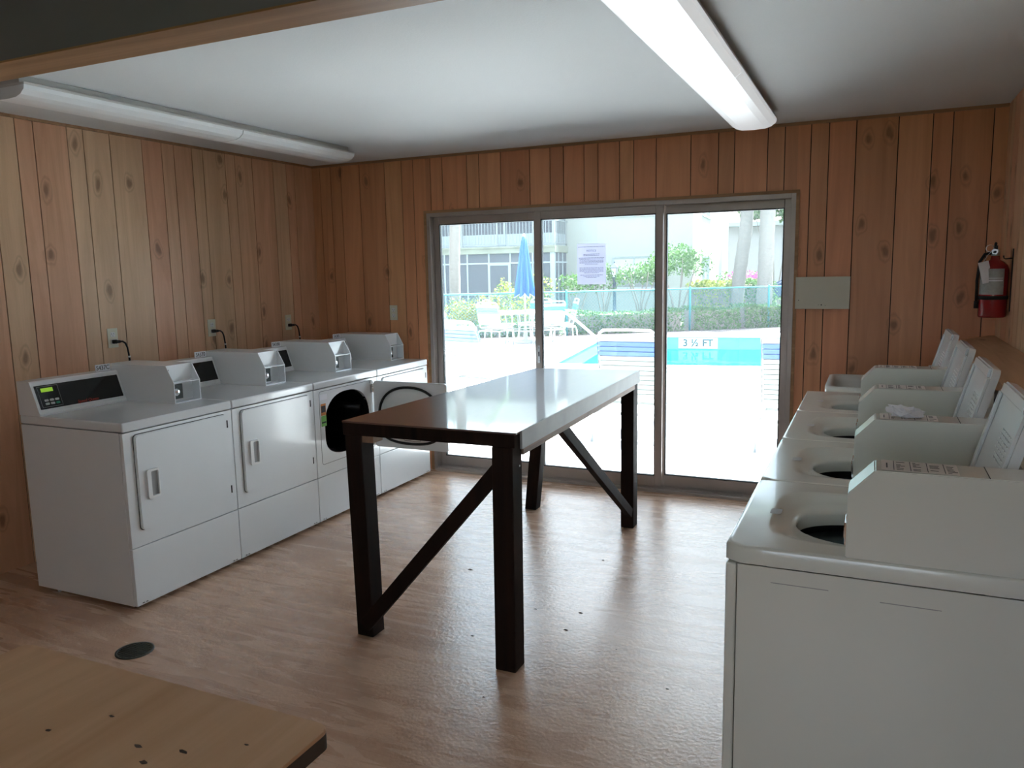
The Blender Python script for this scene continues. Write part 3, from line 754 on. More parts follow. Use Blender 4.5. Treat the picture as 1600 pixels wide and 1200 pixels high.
# shelf along the right wall
def shf(bm):
    prism(bm, [(4.632, -.56), (4.632, -1.35), (4.70, -1.5), (4.70, -4.2), (RW-.001, -4.2), (RW-.001, -.004), (4.90, -.004)], 'z', 1.122, 1.152)
sh = obj('wall_shelf', ['shelf'], shf); tag(sh, 'long bare wood shelf on the right wall behind the washers', 'shelf')
for yy in (-.7, -1.9, -3.1):
    obj('bracket', 'shelf', lambda bm: prism(bm, [(RW-.002, 1.122), (4.72, 1.122), (RW-.002, .95)], 'y', yy-.012, yy+.012), sh)

# drain standpipe and hoses behind the washers
for yy, lb in ((-2.02, 'grey standpipe with hoses behind the third washer'), (-1.2, 'grey standpipe with hoses behind the farthest washer')):
    t = thing('drain_standpipe', lb, 'pipe', (4.79, yy, 0))
    obj('pipe', 'plastic', lambda bm: [lathe(bm, [(.028, 0), (.028, .96)], (0, 0, 0), 14)], t)
    obj('coupling', 'pipe', lambda bm: lathe(bm, [(.034, .90), (.036, .905), (.036, .985), (.034, .99)], (0, 0, 0), 14), t)
    obj('drain_hose', 'pipe', lambda bm: tube(bm, [(0, 0, .95), (0, .005, 1.03), (-.01, .03, 1.07), (-.03, .07, 1.05), (-.05, .09, .95), (-.06, .1, .6)], .014, 10), t)
    v = obj('valve', 'brass', lambda bm: [tube(bm, [(.13, -.12, 1.02), (.05, -.12, 1.02)], .012, 8), lathe(bm, [(.02, 1.03), (.024, 1.04), (.02, 1.05)], (.06, -.12, 0), 10)], t)
    obj('supply_hose', 'rubber', lambda bm: tube(bm, [(.05, -.12, 1.02), (.02, -.12, 1.0), (-.02, -.1, .9), (-.04, -.08, .6)], .01, 8), t)

# fire extinguisher and hook on the right wall
t = thing('fire_extinguisher', 'red fire extinguisher hanging on the right wall by the corner', 'fire extinguisher', (4.858, -.44, 1.285))
obj('cylinder', 'extred', lambda bm: lathe(bm, [(.055, 0), (.066, .004), (.068, .012), (.068, .255), (.062, .278), (.045, .297), (.024, .308), (.02, .33)], (0, 0, 0), 32), t)
def lab(bm):
    n = 12; a0, a1 = R(190), R(305)
    loft_strip(bm, [[(.0688*math.cos(a0+(a1-a0)*k/n), .0688*math.sin(a0+(a1-a0)*k/n), z) for k in range(n+1)] for z in (.125, .262)])
def loft_strip(bm, rows):
    V = [[bm.verts.new(p) for p in r] for r in rows]
    for a, b in zip(V, V[1:]):
        for k in range(len(a)-1): bm.faces.new((a[k], a[k+1], b[k+1], b[k])).smooth = True
el = obj('instruction_label', 'extlabel', lab, t)
def lab2(bm):
    n = 12; a0, a1 = R(215), R(300)
    for z0, z1 in ((.196, .203), (.210, .214)):
        loft_strip(bm, [[(.0693*math.cos(a0+(a1-a0)*k/n), .0693*math.sin(a0+(a1-a0)*k/n), z) for k in range(n+1)] for z in (z0, z1)])
obj('label_stripe', 'paper', lab2, el)
obj('strap_band', 'rubber', lambda bm: loft(bm, [[(r_*math.cos(2*math.pi*k/32), r_*math.sin(2*math.pi*k/32), z) for k in range(32)] for r_, z in ((.068, .098), (.0705, .099), (.0705, .117), (.068, .118))]), t)
hd_ = obj('valve_head', 'steel', lambda bm: [lathe(bm, [(.018, .325), (.02, .33), (.02, .36), (.012, .365)], (0, 0, 0), 14), bx(bm, -.012, .012, -.03, .03, .345, .365, .003)], t)
obj('handle', 'rubber', lambda bm: [bx(bm, -.008, .008, -.01, .01, .36, .385), tube(bm, [(0, .015, .375), (-.005, -.02, .385), (-.01, -.07, .395)], .007, 6), tube(bm, [(0, .01, .355), (-.01, -.07, .35)], .006, 6)], hd_)
obj('pull_pin', 'chrome', lambda bm: tube(bm, [(-.03+.018*math.cos(a), -.02, .37+.018*math.sin(a)) for a in [2*math.pi*k/14 for k in range(14)]], .0022, 6, True), hd_)
obj('pressure_gauge', 'chrome', lambda bm: lathe(bm, [(.014, -.045), (.014, -.035)], (-.01, 0, .352), 14, 'y'), hd_)
obj('hose', 'rubber', lambda bm: tube(bm, [(-.02, 0, .345), (-.05, -.005, .34), (-.072, -.01, .30), (-.08, -.012, .2), (-.078, -.012, .09)], .008, 8), t)
obj('hose_nozzle', 'rubber', lambda bm: tube(bm, [(-.078, -.012, .09), (-.078, -.012, .05)], .011, 8), t)
def tg(bm):
    Mt = Matrix.Translation((-.062, -.062, .30)) @ Matrix.Rotation(R(-14), 4, 'Y') @ Matrix.Rotation(R(12), 4, 'Z')
    bx(bm, -.026, .026, -.0006, .0006, -.115, 0, mtx=Mt)
tgo = obj('inspection_tag', 'paper', tg, t)
obj('tag_string', 'paper', lambda bm: tube(bm, [(-.062, -.062, .297), (-.04, -.04, .335), (-.015, -.015, .36)], .0015, 5), tgo)
t = thing('wall_hook', 'black metal extinguisher bracket hook on the right wall', 'hook', (RW, -.50, 1.62))
obj('back_strip', 'rubber', lambda bm: bx(bm, -.004, 0, -.012, .012, -.30, .03, .001), t)
obj('hook_arm', 'rubber', lambda bm: tube(bm, [(-.002, 0, -.02), (-.035, 0, -.022), (-.042, 0, -.018), (-.045, 0, -.005)], .004, 6), t)

# blank board panel
t = thing('blank_board', 'blank off-white board screwed on the wall right of the glass door', 'board', (3.975, 0, 1.308))
obj('panel', 'board', lambda bm: bx(bm, -.161, .161, -.026, -.0125, 0, .203, .002), t)
obj('spacer', 'mould', lambda bm: bx(bm, -.13, .15, -.0125, 0, .03, .17), t)
obj('screw_hole', 'ink', lambda bm: [lathe(bm, [(r_, -.0268), (r_, -.026)], (x, 0, z), 8, 'y') for x, z, r_ in ((-.003, .026, .004), (-.02, .026, .002), (.02, .022, .002), (-.14, .055, .003))], t)

# ------------------------------------------------------------------ tall folding table
tt = thing('folding_table', 'tall dark wood laundry folding table with diagonal braces', 'table', (2.66, -1.78, 0))
ox, oy = 2.66, -1.78
def quad_slab(bm, q, z0, z1): prism(bm, [(a-ox, b-oy) for a, b in q], 'z', z0, z1)
Q = [(2.256, -2.744), (3.058, -2.738), (3.000, -.786), (2.345, -.84)]
obj('tabletop', 'tabletop', lambda bm: quad_slab(bm, Q, .967, .974), tt)
obj('core_board', 'brown', lambda bm: quad_slab(bm, [(2.258, -2.742), (3.05, -2.736), (2.995, -.79), (2.347, -.842)], .915, .967), tt)
def band(bm):
    quad_slab(bm, [(3.053, -2.69), (3.062, -2.69), (3.003, -.786), (2.994, -.786)], .902, .9735)
obj('edge_band', 'band', band, tt)
def aprn(bm):
    quad_slab(bm, [(3.010, -2.64), (3.045, -2.64), (2.99, -.80), (2.96, -.80)], .868, .914)
    quad_slab(bm, [(2.28, -2.64), (2.31, -2.64), (2.385, -.85), (2.36, -.85)], .868, .914)
obj('apron', 'apron', aprn, tt)
def leg(x0, x1, y0, y1, x2=None, y2=None):
    x2 = x0 if x2 is None else x2; y2 = y0 if y2 is None else y2      # foot position
    def f(bm):
        loft(bm, [[(x2-ox, y2-oy, 0), (x2+x1-x0-ox, y2-oy, 0), (x2+x1-x0-ox, y2+y1-y0-oy, 0), (x2-ox, y2+y1-y0-oy, 0)],
                  [(x0-ox, y0-oy, .914), (x1-ox, y0-oy, .914), (x1-ox, y1-oy, .914), (x0-ox, y1-oy, .914)]], True, True, False)
        bmesh.ops.bevel(bm, geom=bm.edges[:], offset=.003, segments=1, affect='EDGES')
    return obj('leg', 'brown', f, tt)
leg(2.262, 2.345, -2.738, -2.648, 2.25, -2.70)
leg(2.951, 3.040, -2.735, -2.645, 2.951, -2.745)
leg(2.912, 2.992, -.885, -.795, 2.905, -.86)
leg(2.36, 2.44, -.90, -.82, 2.20, -.73)
def beam(p0, p1, w, h):
    p0, p1 = Vector(p0), Vector(p1); d = (p1-p0); L = d.length; 
    def f(bm):
        Mx = basis(p0 - Vector((ox, oy, 0)), d, Vector((0, 0, 1)).cross(d) if w > 0 else (0, 0, 1))
        bx(bm, 0, L, -w/2, w/2, -h/2, h/2, .002, mtx=Mx)
    return f
obj('brace', 'brown', beam((2.30, -2.70, .055), (2.99, -2.70, .845), .035, .06), tt)
obj('brace', 'brown', beam((2.965, -.87, .10), (2.995, -2.14, .90), .035, .055), tt)
obj('corner_block', 'apron', lambda bm: bx(bm, 2.346-ox, 2.40-ox, -2.73-oy, -2.66-oy, .885, .914), tt)
obj('nail_head', 'steel', lambda bm: lathe(bm, [(.004, 3.04-ox), (.004, 3.0415-ox)], (0, -2.67-oy, .83), 8, 'x'), tt)

# low plywood table in the foreground
t = thing('plywood_table', 'low plywood-topped side table in the left foreground', 'table', (2.95, -4.62, 0))
def pt(bm):
    prism(bm, rrect(-.435, .433, -.30, .308, .022), 'z', .725, .75)
    bmesh.ops.bevel(bm, geom=[e for e in bm.edges if abs(e.verts[0].co.z-.75) < 1e-5 and abs(e.verts[1].co.z-.75) < 1e-5], offset=.002, segments=2, affect='EDGES')
tp_ = obj('tabletop', 'ply', pt, t)
obj('edge_trim', 'plyedge', lambda bm: prism(bm, rrect(-.4355, .4335, -.3005, .3082, .022), 'z', .712, .742), t)
def burns(bm):
    r = random.Random(5)
    for x, y_, a, b in ((-.34, .12, .010, .006), (-.26, .03, .012, .006), (-.05, .09, .007, .004), (.02, .17, .008, .003), (.15, .12, .010, .004), (.20, .09, .009, .005), (.24, .14, .012, .004), (.30, .02, .008, .004), (.1, -.02, .014, .010), (-.2, -.1, .01, .005), (.33, .2, .005, .002)):
        k = [(x+a*math.cos(q)*r.uniform(.7, 1.2), y_+b*math.sin(q)*r.uniform(.7, 1.2)) for q in [2*math.pi*j/9 for j in range(9)]]
        prism(bm, k, 'z', .7501, .7504)
obj('scorch_mark', 'plyedge', burns, tp_)
for sx in (-.38, .38):
    for sy in (-.24, .25): obj('leg', 'tubew', lambda bm: tube(bm, [(sx, sy, 0), (sx*.97, sy*.97, .712)], .014, 10), t)

# floor drain, bits of litter
t = thing('floor_drain', 'round dark metal drain grate set in the floor', 'floor drain', (1.448, -3.195, 0))
obj('rim', 'iron', lambda bm: loft(bm, [[(r_*math.cos(2*math.pi*k/32), r_*math.sin(2*math.pi*k/32), z) for k in range(32)] for r_, z in ((.078, 0), (.078, .004), (.068, .004), (.068, .0012))]), t)
obj('grate', 'iron', lambda bm: [bx(bm, -math.sqrt(.068**2-yy**2), math.sqrt(.068**2-yy**2), yy-.003, yy+.003, 0, .0035) for yy in [-.06+.012*k for k in range(11)]], t)
obj('drain_cup', 'seam', lambda bm: lathe(bm, [(.0675, .0002), (.0675, .0008)], (0, 0, 0), 24), t)
bits = [((1.9, -1.95), 'beside the nearest legs of the dryers'), ]
pos = [(2.36, -1.83, .014), (2.98, -1.44, .010), (3.09, -2.12, .012), (2.88, -2.16, .010), (3.09, -2.31, .013), (2.73, -2.52, .008), (3.62, -2.63, .008), (3.0, -2.95, .008), (3.35, -2.4, .006)]
LB = ['dry leaf crumb under the tall table, left of its diagonal brace', 'dry leaf crumb on the floor between the tall table and the door', 'dry leaf crumb nearest the door-side legs of the tall table', 'dark leaf crumb right of the near table leg, farthest from the viewer there',
      'dark leaf crumb right of the near table leg, midway on the shiny floor', 'dark leaf crumb just left of the near table leg', 'leaf crumb on the floor close to the nearest washer', 'leaf crumb in front of the near table leg', 'lone leaf crumb midway between near table leg and washers']
for q, (x, y_, s) in enumerate(pos):
    def lf(bm):
        r = random.Random(q); k = [(s*math.cos(a)*r.uniform(.5, 1.2), s*.6*math.sin(a)*r.uniform(.5, 1.2)) for a in [2*math.pi*j/9 for j in range(9)]]
        c = bm.verts.new((0, 0, s*.35)); V = [bm.verts.new((*p, .0006)) for p in k]
        for j in range(9): bm.faces.new((c, V[j], V[(j+1) % 9]))
        bm.faces.new(V[::-1])
    tag(obj('leaf_bit', 'litter', lf, loc=(x, y_, 0.0003)), LB[q], 'leaf', 'dry leaf crumbs on the floor')

# ------------------------------------------------------------------ outside: ground, deck, pool
G = -.05
e_ = Vector((.989, .148)); f_ = Vector((-.148, .989)); A_ = Vector((-.75, 7.25))
def PL(u, v): q = A_ + e_*u + f_*v; return (q.x, q.y)
PLEN, PWID, WATER = 13.0, 5.75, -.33
def deck(bm):
    outer = [(-14, .12), (16, .12), (16, 24.2), (-14, 5.6)]
    inner = [PL(0, 0), PL(PLEN, 0), PL(PLEN, PWID), PL(0, PWID)]
    for z in (G, G-.12):
        O = [bm.verts.new((*p, z)) for p in outer]; I = [bm.verts.new((*p, z)) for p in inner]
        for k in range(4): bm.faces.new((O[k], O[(k+1) % 4], I[(k+1) % 4], I[k]))
        if z == G: O0 = O
    for k in range(4): bm.faces.new((O0[k], O0[(k+1) % 4], O[(k+1) % 4], O[k]))
struct('terrace', 'deck', deck, 'pale concrete pool deck outside the door', 'pool deck')
t = thing('swimming_pool', 'turquoise swimming pool beyond the glass door', 'swimming pool', (*PL(0, 0), G))
t.rotation_euler = (0, 0, math.atan2(.148, .989))
def basin(bm):
    th = .15
    bx(bm, 0, PLEN, -th, 0, -1.6, -.0); bx(bm, 0, PLEN, PWID, PWID+th, -1.6, 0); bx(bm, -th, 0, -th, PWID+th, -1.6, 0); bx(bm, PLEN, PLEN+th, -th, PWID+th, -1.6, 0)
    bx(bm, -th, PLEN+th, -th, PWID+th, -1.7, -1.6)
obj('basin', 'pooltile', basin, t)
obj('coping', 'coping', lambda bm: [bx(bm, -.28, PLEN+.28, -.28, .02, .002, .03, .008), bx(bm, -.28, PLEN+.28, PWID-.02, PWID+.28, .002, .03, .008), bx(bm, -.28, .02, .02, PWID-.02, .002, .03, .008)], t)
obj('waterline_tile', 'pooledge', lambda bm: [bx(bm, 0, PLEN, PWID-.008, PWID, -.29, -.26), bx(bm, 0, .008, 0, PWID, -.29, -.26)], t)
obj('water', 'water', lambda bm: bx(bm, .001, PLEN-.001, .001, PWID-.001, WATER-G-.002, WATER-G), t)
for k in range(3):
    s_ = obj('step', 'coping', lambda bm: bx(bm, .01, .9-.28*k, .8, 3.4, -1.6, -.95+.24*k), t)
t2 = text_mesh('depth_marking', '3 ½ FT', .235, 'ink', Matrix.Translation((2.17, PWID-.011, -.135)) @ basis((0, 0, 0), (1, 0, 0), (0, 0, 1)), t, sx=1.0, bold=.008)
obj('depth_tile', 'coping', lambda bm: bx(bm, 1.72, 2.62, PWID-.0085, PWID, -.255, -.01), t)
# grab rail
t = thing('pool_grab_rail', 'white tubular grab rail sloping down into the pool', 'grab rail', (-.9, 8.0, G))
pts = [(-.42, 0, 0), (-.42, 0, .80), (-.38, 0, .855), (-.3, 0, .875), (0, 0, .885), (.12, 0, .86), (.25, 0, .78), (.85, 0, .30), (.95, 0, .15), (.97, 0, -.4)]
obj('rail_tube', 'tubew', lambda bm: tube(bm, pts, .024, 10), t)
obj('base_flange', 'chrome', lambda bm: lathe(bm, [(.05, 0), (.05, .012), (.026, .02)], (-.42, 0, 0), 14), t)

def grd(bm):
    outer = [(-120, -90), (120, -90), (120, 140), (-120, 140)]; inner = [PL(-.3, -.3), PL(PLEN+.3, -.3), PL(PLEN+.3, PWID+.3), PL(-.3, PWID+.3)]
    for z in (-.22, -.5):
        O = [bm.verts.new((*p, z)) for p in outer]; I = [bm.verts.new((*p, z)) for p in inner]
        for k in range(4): bm.faces.new((O[k], O[(k+1) % 4], I[(k+1) % 4], I[k]))
struct('ground', 'lawn', grd, 'grass around the buildings', 'lawn')
def mul(bm): prism(bm, [(-14, 5.68), (16, 24.28), (16, 26.3), (-14, 7.7)], 'z', -.3, -.09)
tag(obj('mulch_bed', 'mulch', mul), 'strip of bark mulch under the hedge by the fence', 'mulch', kind='stuff')
# unseen roof overhang, added to keep the sun off the floor inside
struct('trim_5', 'ceiling', lambda bm: bx(bm, -1, RW+1, .12, 1.35, 2.47, 2.6), 'unseen roof overhang added above the glass door to block the sun', 'eave')

# ------------------------------------------------------------------ strap furniture
def strap_chair(label, loc, rz, w=.56, seat=.34, depth=.50, backh=.68, lean=12, blue='strapb', nb=3, n_back=13, n_seat=10, reach=.30, group=None, arm=True):
    """faces +y; seat from y=0 to y=depth, backrest rising from y=0 and leaning towards -y"""
    t = thing('strap_chair', label, 'patio chair', loc, rz, group); h = w/2; r = .014
    ln = R(lean); bt = lambda s: (-math.sin(ln)*s, seat + math.cos(ln)*s)
    def side(sx):
        pts = [(sx, depth+.02, seat-.03), (sx, depth-.03, seat), (sx, .06, seat-.01), (sx, 0, seat+.01)]
        for s in (.1, .3, .5, backh-.07): yy, z = bt(s); pts.append((sx, yy, z))
        return pts
    def fr(bm):
        a = side(-h); b = side(h)[::-1]; yy, z = bt(backh); y2, z2 = bt(backh-.03)
        top = [(-h+.012, y2, z2), (-h+.05, yy, z), (0, yy, z+.006), (h-.05, yy, z), (h-.012, y2, z2)]
        tube(bm, a + top + b, r, 8); tube(bm, [(-h, depth+.02, seat-.03), (h, depth+.02, seat-.03)], r, 8)
    obj('frame', 'tubew', fr, t)
    def legf(y0, yf, z0):
        return lambda bm: tube(bm, [(-h-.02, yf, 0), (-h-.018, (y0+yf)/2, z0-.06), (-h+.01, y0, z0-.012), (-h+.05, y0, z0), (h-.05, y0, z0), (h-.01, y0, z0-.012), (h+.018, (y0+yf)/2, z0-.06), (h+.02, yf, 0)], r, 8)
    obj('leg_frame', 'tubew', legf(-reach+.04, -reach, seat-.06), t); obj('leg_frame', 'tubew', legf(depth-.05, depth+.02, seat-.045), t)
    obj('seat_rail', 'tubew', lambda bm: [tube(bm, [(s*h, -reach+.04, seat-.065), (s*h, depth, seat-.045)], .012, 8) for s in (-1, 1)], t)
    if arm:
        for s in (-1, 1):
            yb, zb = bt(.30)
            obj('armrest', 'tubew', lambda bm: tube(bm, [(s*h, yb, zb), (s*(h+.03), yb+.10, zb+.01), (s*(h+.035), depth*.7, zb-.0), (s*(h+.03), depth-.04, zb-.06), (s*(h+.005), depth-.02, seat)], .013, 8), t)
    for k in range(n_back):
        s = backh - .085 - k*(backh-.12)/n_back; yy, z = bt(s)
        Ms = basis((0, yy, z), (1, 0, 0), (0, -math.sin(ln), math.cos(ln)))
        hh = (backh-.12)/n_back*.42
        isb = 1 <= k <= nb
        def sp(bm, Ms=Ms, hh=hh):
            bx(bm, -h-.004, h+.004, -hh, hh, -.016, -.013, mtx=Ms); bx(bm, -h-.004, h+.004, -hh, hh, .013, .016, mtx=Ms)
            for q in (-1, 1): bx(bm, *sorted((q*(h+.014), q*(h+.0175))), -hh, hh, -.016, .016, mtx=Ms)
        o = obj('strap', blue if isb else 'strapw', sp, t)
        if isb: o['label'] = 'coloured vinyl strap'
    for k in range(n_seat):
        yy = .04 + k*(depth-.05)/n_seat; hh = (depth-.05)/n_seat*.42
        obj('strap', blue if (nb and 6 <= k <= 7) else 'strapw', lambda bm: [bx(bm, -h-.004, h+.004, yy-hh+.02, yy+hh+.02, seat+.010, seat+.014), bx(bm, -h-.004, h+.004, yy-hh+.02, yy+hh+.02, seat-.018, seat-.015)], t)
    return t
strap_chair('white strap chair with blue band, behind the middle door glass', (2.17, 1.93, G), 0, w=.56, backh=.74, lean=13)
strap_chair('white strap chair with blue band at the right edge of the door', (3.68, 1.97, G), R(-2), w=.56, backh=.74, lean=12)
strap_chair('white strap chair with blue band, tilted, behind the left door glass', (-.18, 3.15, G), R(-15), w=.60, backh=.78, lean=24)

# patio table set under the umbrella
TX, TY = -2.95, 11.1
t = thing('patio_table', 'round white patio table with the closed umbrella through it', 'table', (TX, TY, G))

obj('rim', 'tubew', lambda bm: tube(bm, [(.6*math.cos(2*math.pi*k/32), .6*math.sin(2*math.pi*k/32), .705) for k in range(32)], .018, 8, True), t)
def lathe_ring(bm, r0, r1, z0, z1, seg=32):
    loft(bm, [[(r_*math.cos(2*math.pi*k/seg), r_*math.sin(2*math.pi*k/seg), z) for k in range(seg)] for r_, z in ((r0, z0), (r1, z0), (r1, z1), (r0, z1), (r0, z0))], smooth=False)
obj("tabletop", "tubew", lambda bm: lathe_ring(bm, .03, .60, .70, .715), t)
for a in range(4):
    c, s = math.cos(R(45+90*a)), math.sin(R(45+90*a))
    obj('leg', 'tubew', lambda bm: tube(bm, [(c*.5, s*.5, 0), (c*.42, s*.42, .3), (c*.5, s*.5, .70)], .016, 8), t)
obj('lower_ring', 'tubew', lambda bm: tube(bm, [(.42*math.cos(2*math.pi*k/24), .42*math.sin(2*math.pi*k/24), .3) for k in range(24)], .012, 6, True), t)
t = thing('patio_umbrella', 'closed bright blue umbrella standing through the patio table', 'umbrella', (TX, TY, G))
obj('pole', 'tubew', lambda bm: lathe(bm, [(.022, 0.06), (.022, 2.42)], seg=12), t)
obj('base', 'tubew', lambda bm: lathe(bm, [(.25, 0), (.25, .04), (.06, .07), (.04, .30)], seg=24), t)
def can(bm):
    rings = []; n = 48
    for z, r_, am in ((2.40, .035, .1), (2.32, .06, .15), (2.1, .085, .25), (1.8, .115, .3), (1.5, .15, .34), (1.25, .175, .38), (1.10, .185, .42)):
        rings.append([(r_*(1+am*math.cos(8*a))*math.cos(a), r_*(1+am*math.cos(8*a))*math.sin(a), z - (.05*math.cos(8*a) if z < 1.2 else 0)) for a in [2*math.pi*k/n for k in range(n)]])
    loft(bm, rings, True, True)
obj('canopy', 'umb', can, t)
obj('canopy_trim', 'strapw', lambda bm: tube(bm, [(.187*(1+.42*math.cos(8*a))*math.cos(a), .187*(1+.42*math.cos(8*a))*math.sin(a), 1.09-.05*math.cos(8*a)) for a in [2*math.pi*k/96 for k in range(96)]], .009, 5, True), t)
obj('finial', 'strapw', lambda bm: lathe(bm, [(.03, 2.40), (.035, 2.43), (.02, 2.46), (.003, 2.47)], seg=12), t)
for lb, dx_, dy_, a, bl in (('side-on strap chair with blue band, left of the patio table', -.98, .25, -80, 'strapb'),
                         ('strap chair with aqua band, back to the pool deck, in front of the patio table', -.42, -.95, -8, 'strapc'),
                         ('strap chair with aqua band just right of the door stile at the patio table', .78, -.32, 48, 'strapc'),
                         ('strap chair at the far side of the patio table', .80, .85, 120, 'strapc'),
                         ('strap chair right behind the umbrella pole', -.1, 1.05, 175, 'strapc')):
    strap_chair(lb, (TX+dx_, TY+dy_, G), R(a), w=.54, seat=.40, depth=.46, backh=.58, lean=14, blue=bl, nb=2, n_back=7, n_seat=6, reach=.10, group='strap chairs around the patio table')
strap_chair('strap chair with aqua band near the left edge of the door', (-3.35, 8.1, G), R(-25), w=.54, seat=.36, depth=.5, backh=.60, lean=22, blue='strapc', nb=2, n_back=8, n_seat=6, reach=.12)

# ------------------------------------------------------------------ chain-link fence
t = thing('chain_link_fence', 'teal chain-link fence between the pool deck and the hedges', 'fence', (-2.9, 13.65, G))
FP = [(-9.6, 9.36), (-7.6, 10.64), (-5.6, 11.93), (-2.9, 13.65), (-.2, 15.85), (1.65, 17.35), (4.4, 19.6)]
FH = 1.08
loc_ = lambda p, z: (p[0]+2.9, p[1]-13.65, z)
for p in FP: 
    o = obj('post', 'teal', lambda bm: lathe(bm, [(.03, -.1), (.03, FH+.02), (.034, FH+.03), (.01, FH+.06)], loc_(p, 0), 10), t)
obj('top_rail', 'teal', lambda bm: tube(bm, [loc_(p, FH) for p in FP], .021, 8), t)
def link(bm):
    for a, b in zip(FP, FP[1:]):
        a, b = Vector(a), Vector(b); L = (b-a).length; d = (b-a)/L; st_ = .085; n = int(L/st_)
        nn = Vector((-d.y, d.x))*.003
        for s in (1, -1):
            k = -int(FH/st_)
            for q in range(k if s > 0 else 0, n if s > 0 else n-k):
                x0 = q*st_; x1 = x0 + s*FH; z0, z1 = 0.0, FH
                if s > 0:
                    if x0 < 0: z0 = -x0; x0 = 0
                    if x1 > L: z1 = FH-(x1-L); x1 = L
                else:
                    if x0 > L: z0 = x0-L; x0 = L
                    if x1 < 0: z1 = FH+x1; x1 = 0
                if z1 - z0 < .02: continue
                P0 = a+d*x0; P1 = a+d*x1; w_ = .0035
                c = [loc_(P0-nn*s, z0-w_), loc_(P0-nn*s, z0+w_), loc_(P1-nn*s, z1+w_), loc_(P1-nn*s, z1-w_)]
                c2 = [loc_(P0+nn*.3, z0), loc_(P1+nn*.3, z1)]
                v = [bm.verts.new(q_) for q_ in c]; u = [bm.verts.new(q_) for q_ in c2]
                bm.faces.new(v); bm.faces.new((v[0], v[3], u[1], u[0])); bm.faces.new((v[1], u[0], u[1], v[2]))
obj('chain_link_mesh', 'teal', link, t)

# ------------------------------------------------------------------ plants
def leaves(bm, n, sample, size, r, up=.3):
    for _ in range(n):
        p, nrm = sample(); s = size*r.uniform(.6, 1.3)
        d = Vector((r.gauss(0, 1), r.gauss(0, 1), r.gauss(0, 1)+up)).normalized(); q = d.cross(Vector((r.gauss(0, 1), r.gauss(0, 1), r.gauss(0, 1)))).normalized()
        a = bm.verts.new(p - d*s*.5); b = bm.verts.new(p + q*s*.28); c = bm.verts.new(p + d*s*.6); e = bm.verts.new(p - q*s*.28)
        bm.faces.new((a, b, c, e))
def blob(r, c, rad):
    def f():
        d = Vector((r.gauss(0, 1), r.gauss(0, 1), r.gauss(0, 1))).normalized(); k = r.random()**.4
        k *= 1 + .12*math.sin(5*d.x+c[0])*math.cos(6*d.y+4*d.z)
        return Vector((c[0]+d.x*rad[0]*k, c[1]+d.y*rad[1]*k, c[2]+d.z*rad[2]*k)), d
    return f
def hedge(name, label, a, b, w, h, m, n, seed, size=.06, lift=0):
    r = random.Random(seed); a, b = Vector(a), Vector(b); d = b-a; L = d.length; d.normalize(); nv = Vector((-d.y, d.x))
    t = thing(name, label, 'hedge', (a.x, a.y, -.22))
    def smp():
        u, v, z = r.random()*L, (r.random()*2-1), r.random()
        side = r.random()
        if side < .55: v = -1 + .25*r.random()      # near face
        elif side < .9: z = 1 - .15*r.random()
        hh = h*(1 + .05*math.sin(u*2.3+seed) + .03*math.sin(u*5.1))
        zz = max(.03, z*hh); v *= w*(1 - .25*max(0, z-.8)*5*.5)
        p = d*u + nv*v; return Vector((p.x, p.y, zz+lift)), None
    obj('foliage', m, lambda bm: leaves(bm, n, smp, size, r), t, recalc=False)
    def core(bm):
        c = [(d*u + nv*v) for u in (0.08, L-.08) for v in (-w*.78, w*.78)]
        prism(bm, [(c[0].x, c[0].y), (c[1].x, c[1].y), (c[3].x, c[3].y), (c[2].x, c[2].y)], 'z', .12, h*.9)
    obj('branches', 'twig', core, t)
    return t
def shrub(name, label, cat, loc, blobs, m, n, seed, size=.07, stems=None, group=None, extra=None):
    r = random.Random(seed); t = thing(name, label, cat, loc, group=group)
    def fol(bm):
        tot = sum(b[1][0]*b[1][1]*b[1][2] for b in blobs)
        for c, rad in blobs: leaves(bm, int(n*rad[0]*rad[1]*rad[2]/tot), blob(r, c, rad), size, r)
    obj('foliage', m, fol, t, recalc=False)
    if stems is None: stems = [[(0, 0, 0), (c[0]*.5, c[1]*.5, c[2]*.5), c] for c, _ in blobs]
    obj('stem', 'twig', lambda bm: [tube(bm, s, .02, 6, rr=[.03-.016*i/(len(s)-1) for i in range(len(s))]) for s in stems], t)
    if extra:
        nm, mm, bl, nn, sz = extra
        obj(nm, mm, lambda bm: leaves(bm, nn, blob(r, *bl), sz, r), t, recalc=False)
    return t
# hedges run just beyond the fence
hedge('clipped_hedge', 'long clipped green hedge behind the fence, left of the centre door stile', (-3.05, 14.1), (-.55, 16.0), .45, .70, 'hedge', 5200, 1)
hedge('clipped_hedge', 'rounded dark green hedge behind the fence at the pool, left of the palms', (-.35, 16.2), (.72, 17.05), .5, .72, 'leaf', 3600, 2)
hedge('clipped_hedge', 'light green rounded hedge at the foot of the palm trunks', (.80, 17.15), (1.72, 17.95), .5, .78, 'hedge', 3600, 3)
hedge('clipped_hedge', 'green hedge at the far right edge of the door', (1.95, 18.1), (3.2, 19.2), .5, .95, 'leaf', 3000, 4)
hedge('clipped_hedge', 'low green hedge seen through the legs of the patio chairs', (-9.0, 10.3), (-3.2, 13.95), .4, .50, 'hedge', 7000, 5)
shrub('croton_bush', 'rounded croton bush with orange tips behind the patio chairs', 'bush', (-5.35, 13.05, -.22), [((-.35, 0, .62), (.55, .45, .52)), ((.4, .1, .72), (.6, .45, .5))], 'croton', 3000, 11)
shrub('palm_shrub', 'loose green shrub left of the palm trunk behind the fence', 'bush', (-6.75, 12.6, -.22), [((0, 0, .75), (.35, .35, .65)), ((-.25, .1, .45), (.35, .35, .4))], 'croton', 1500, 12)
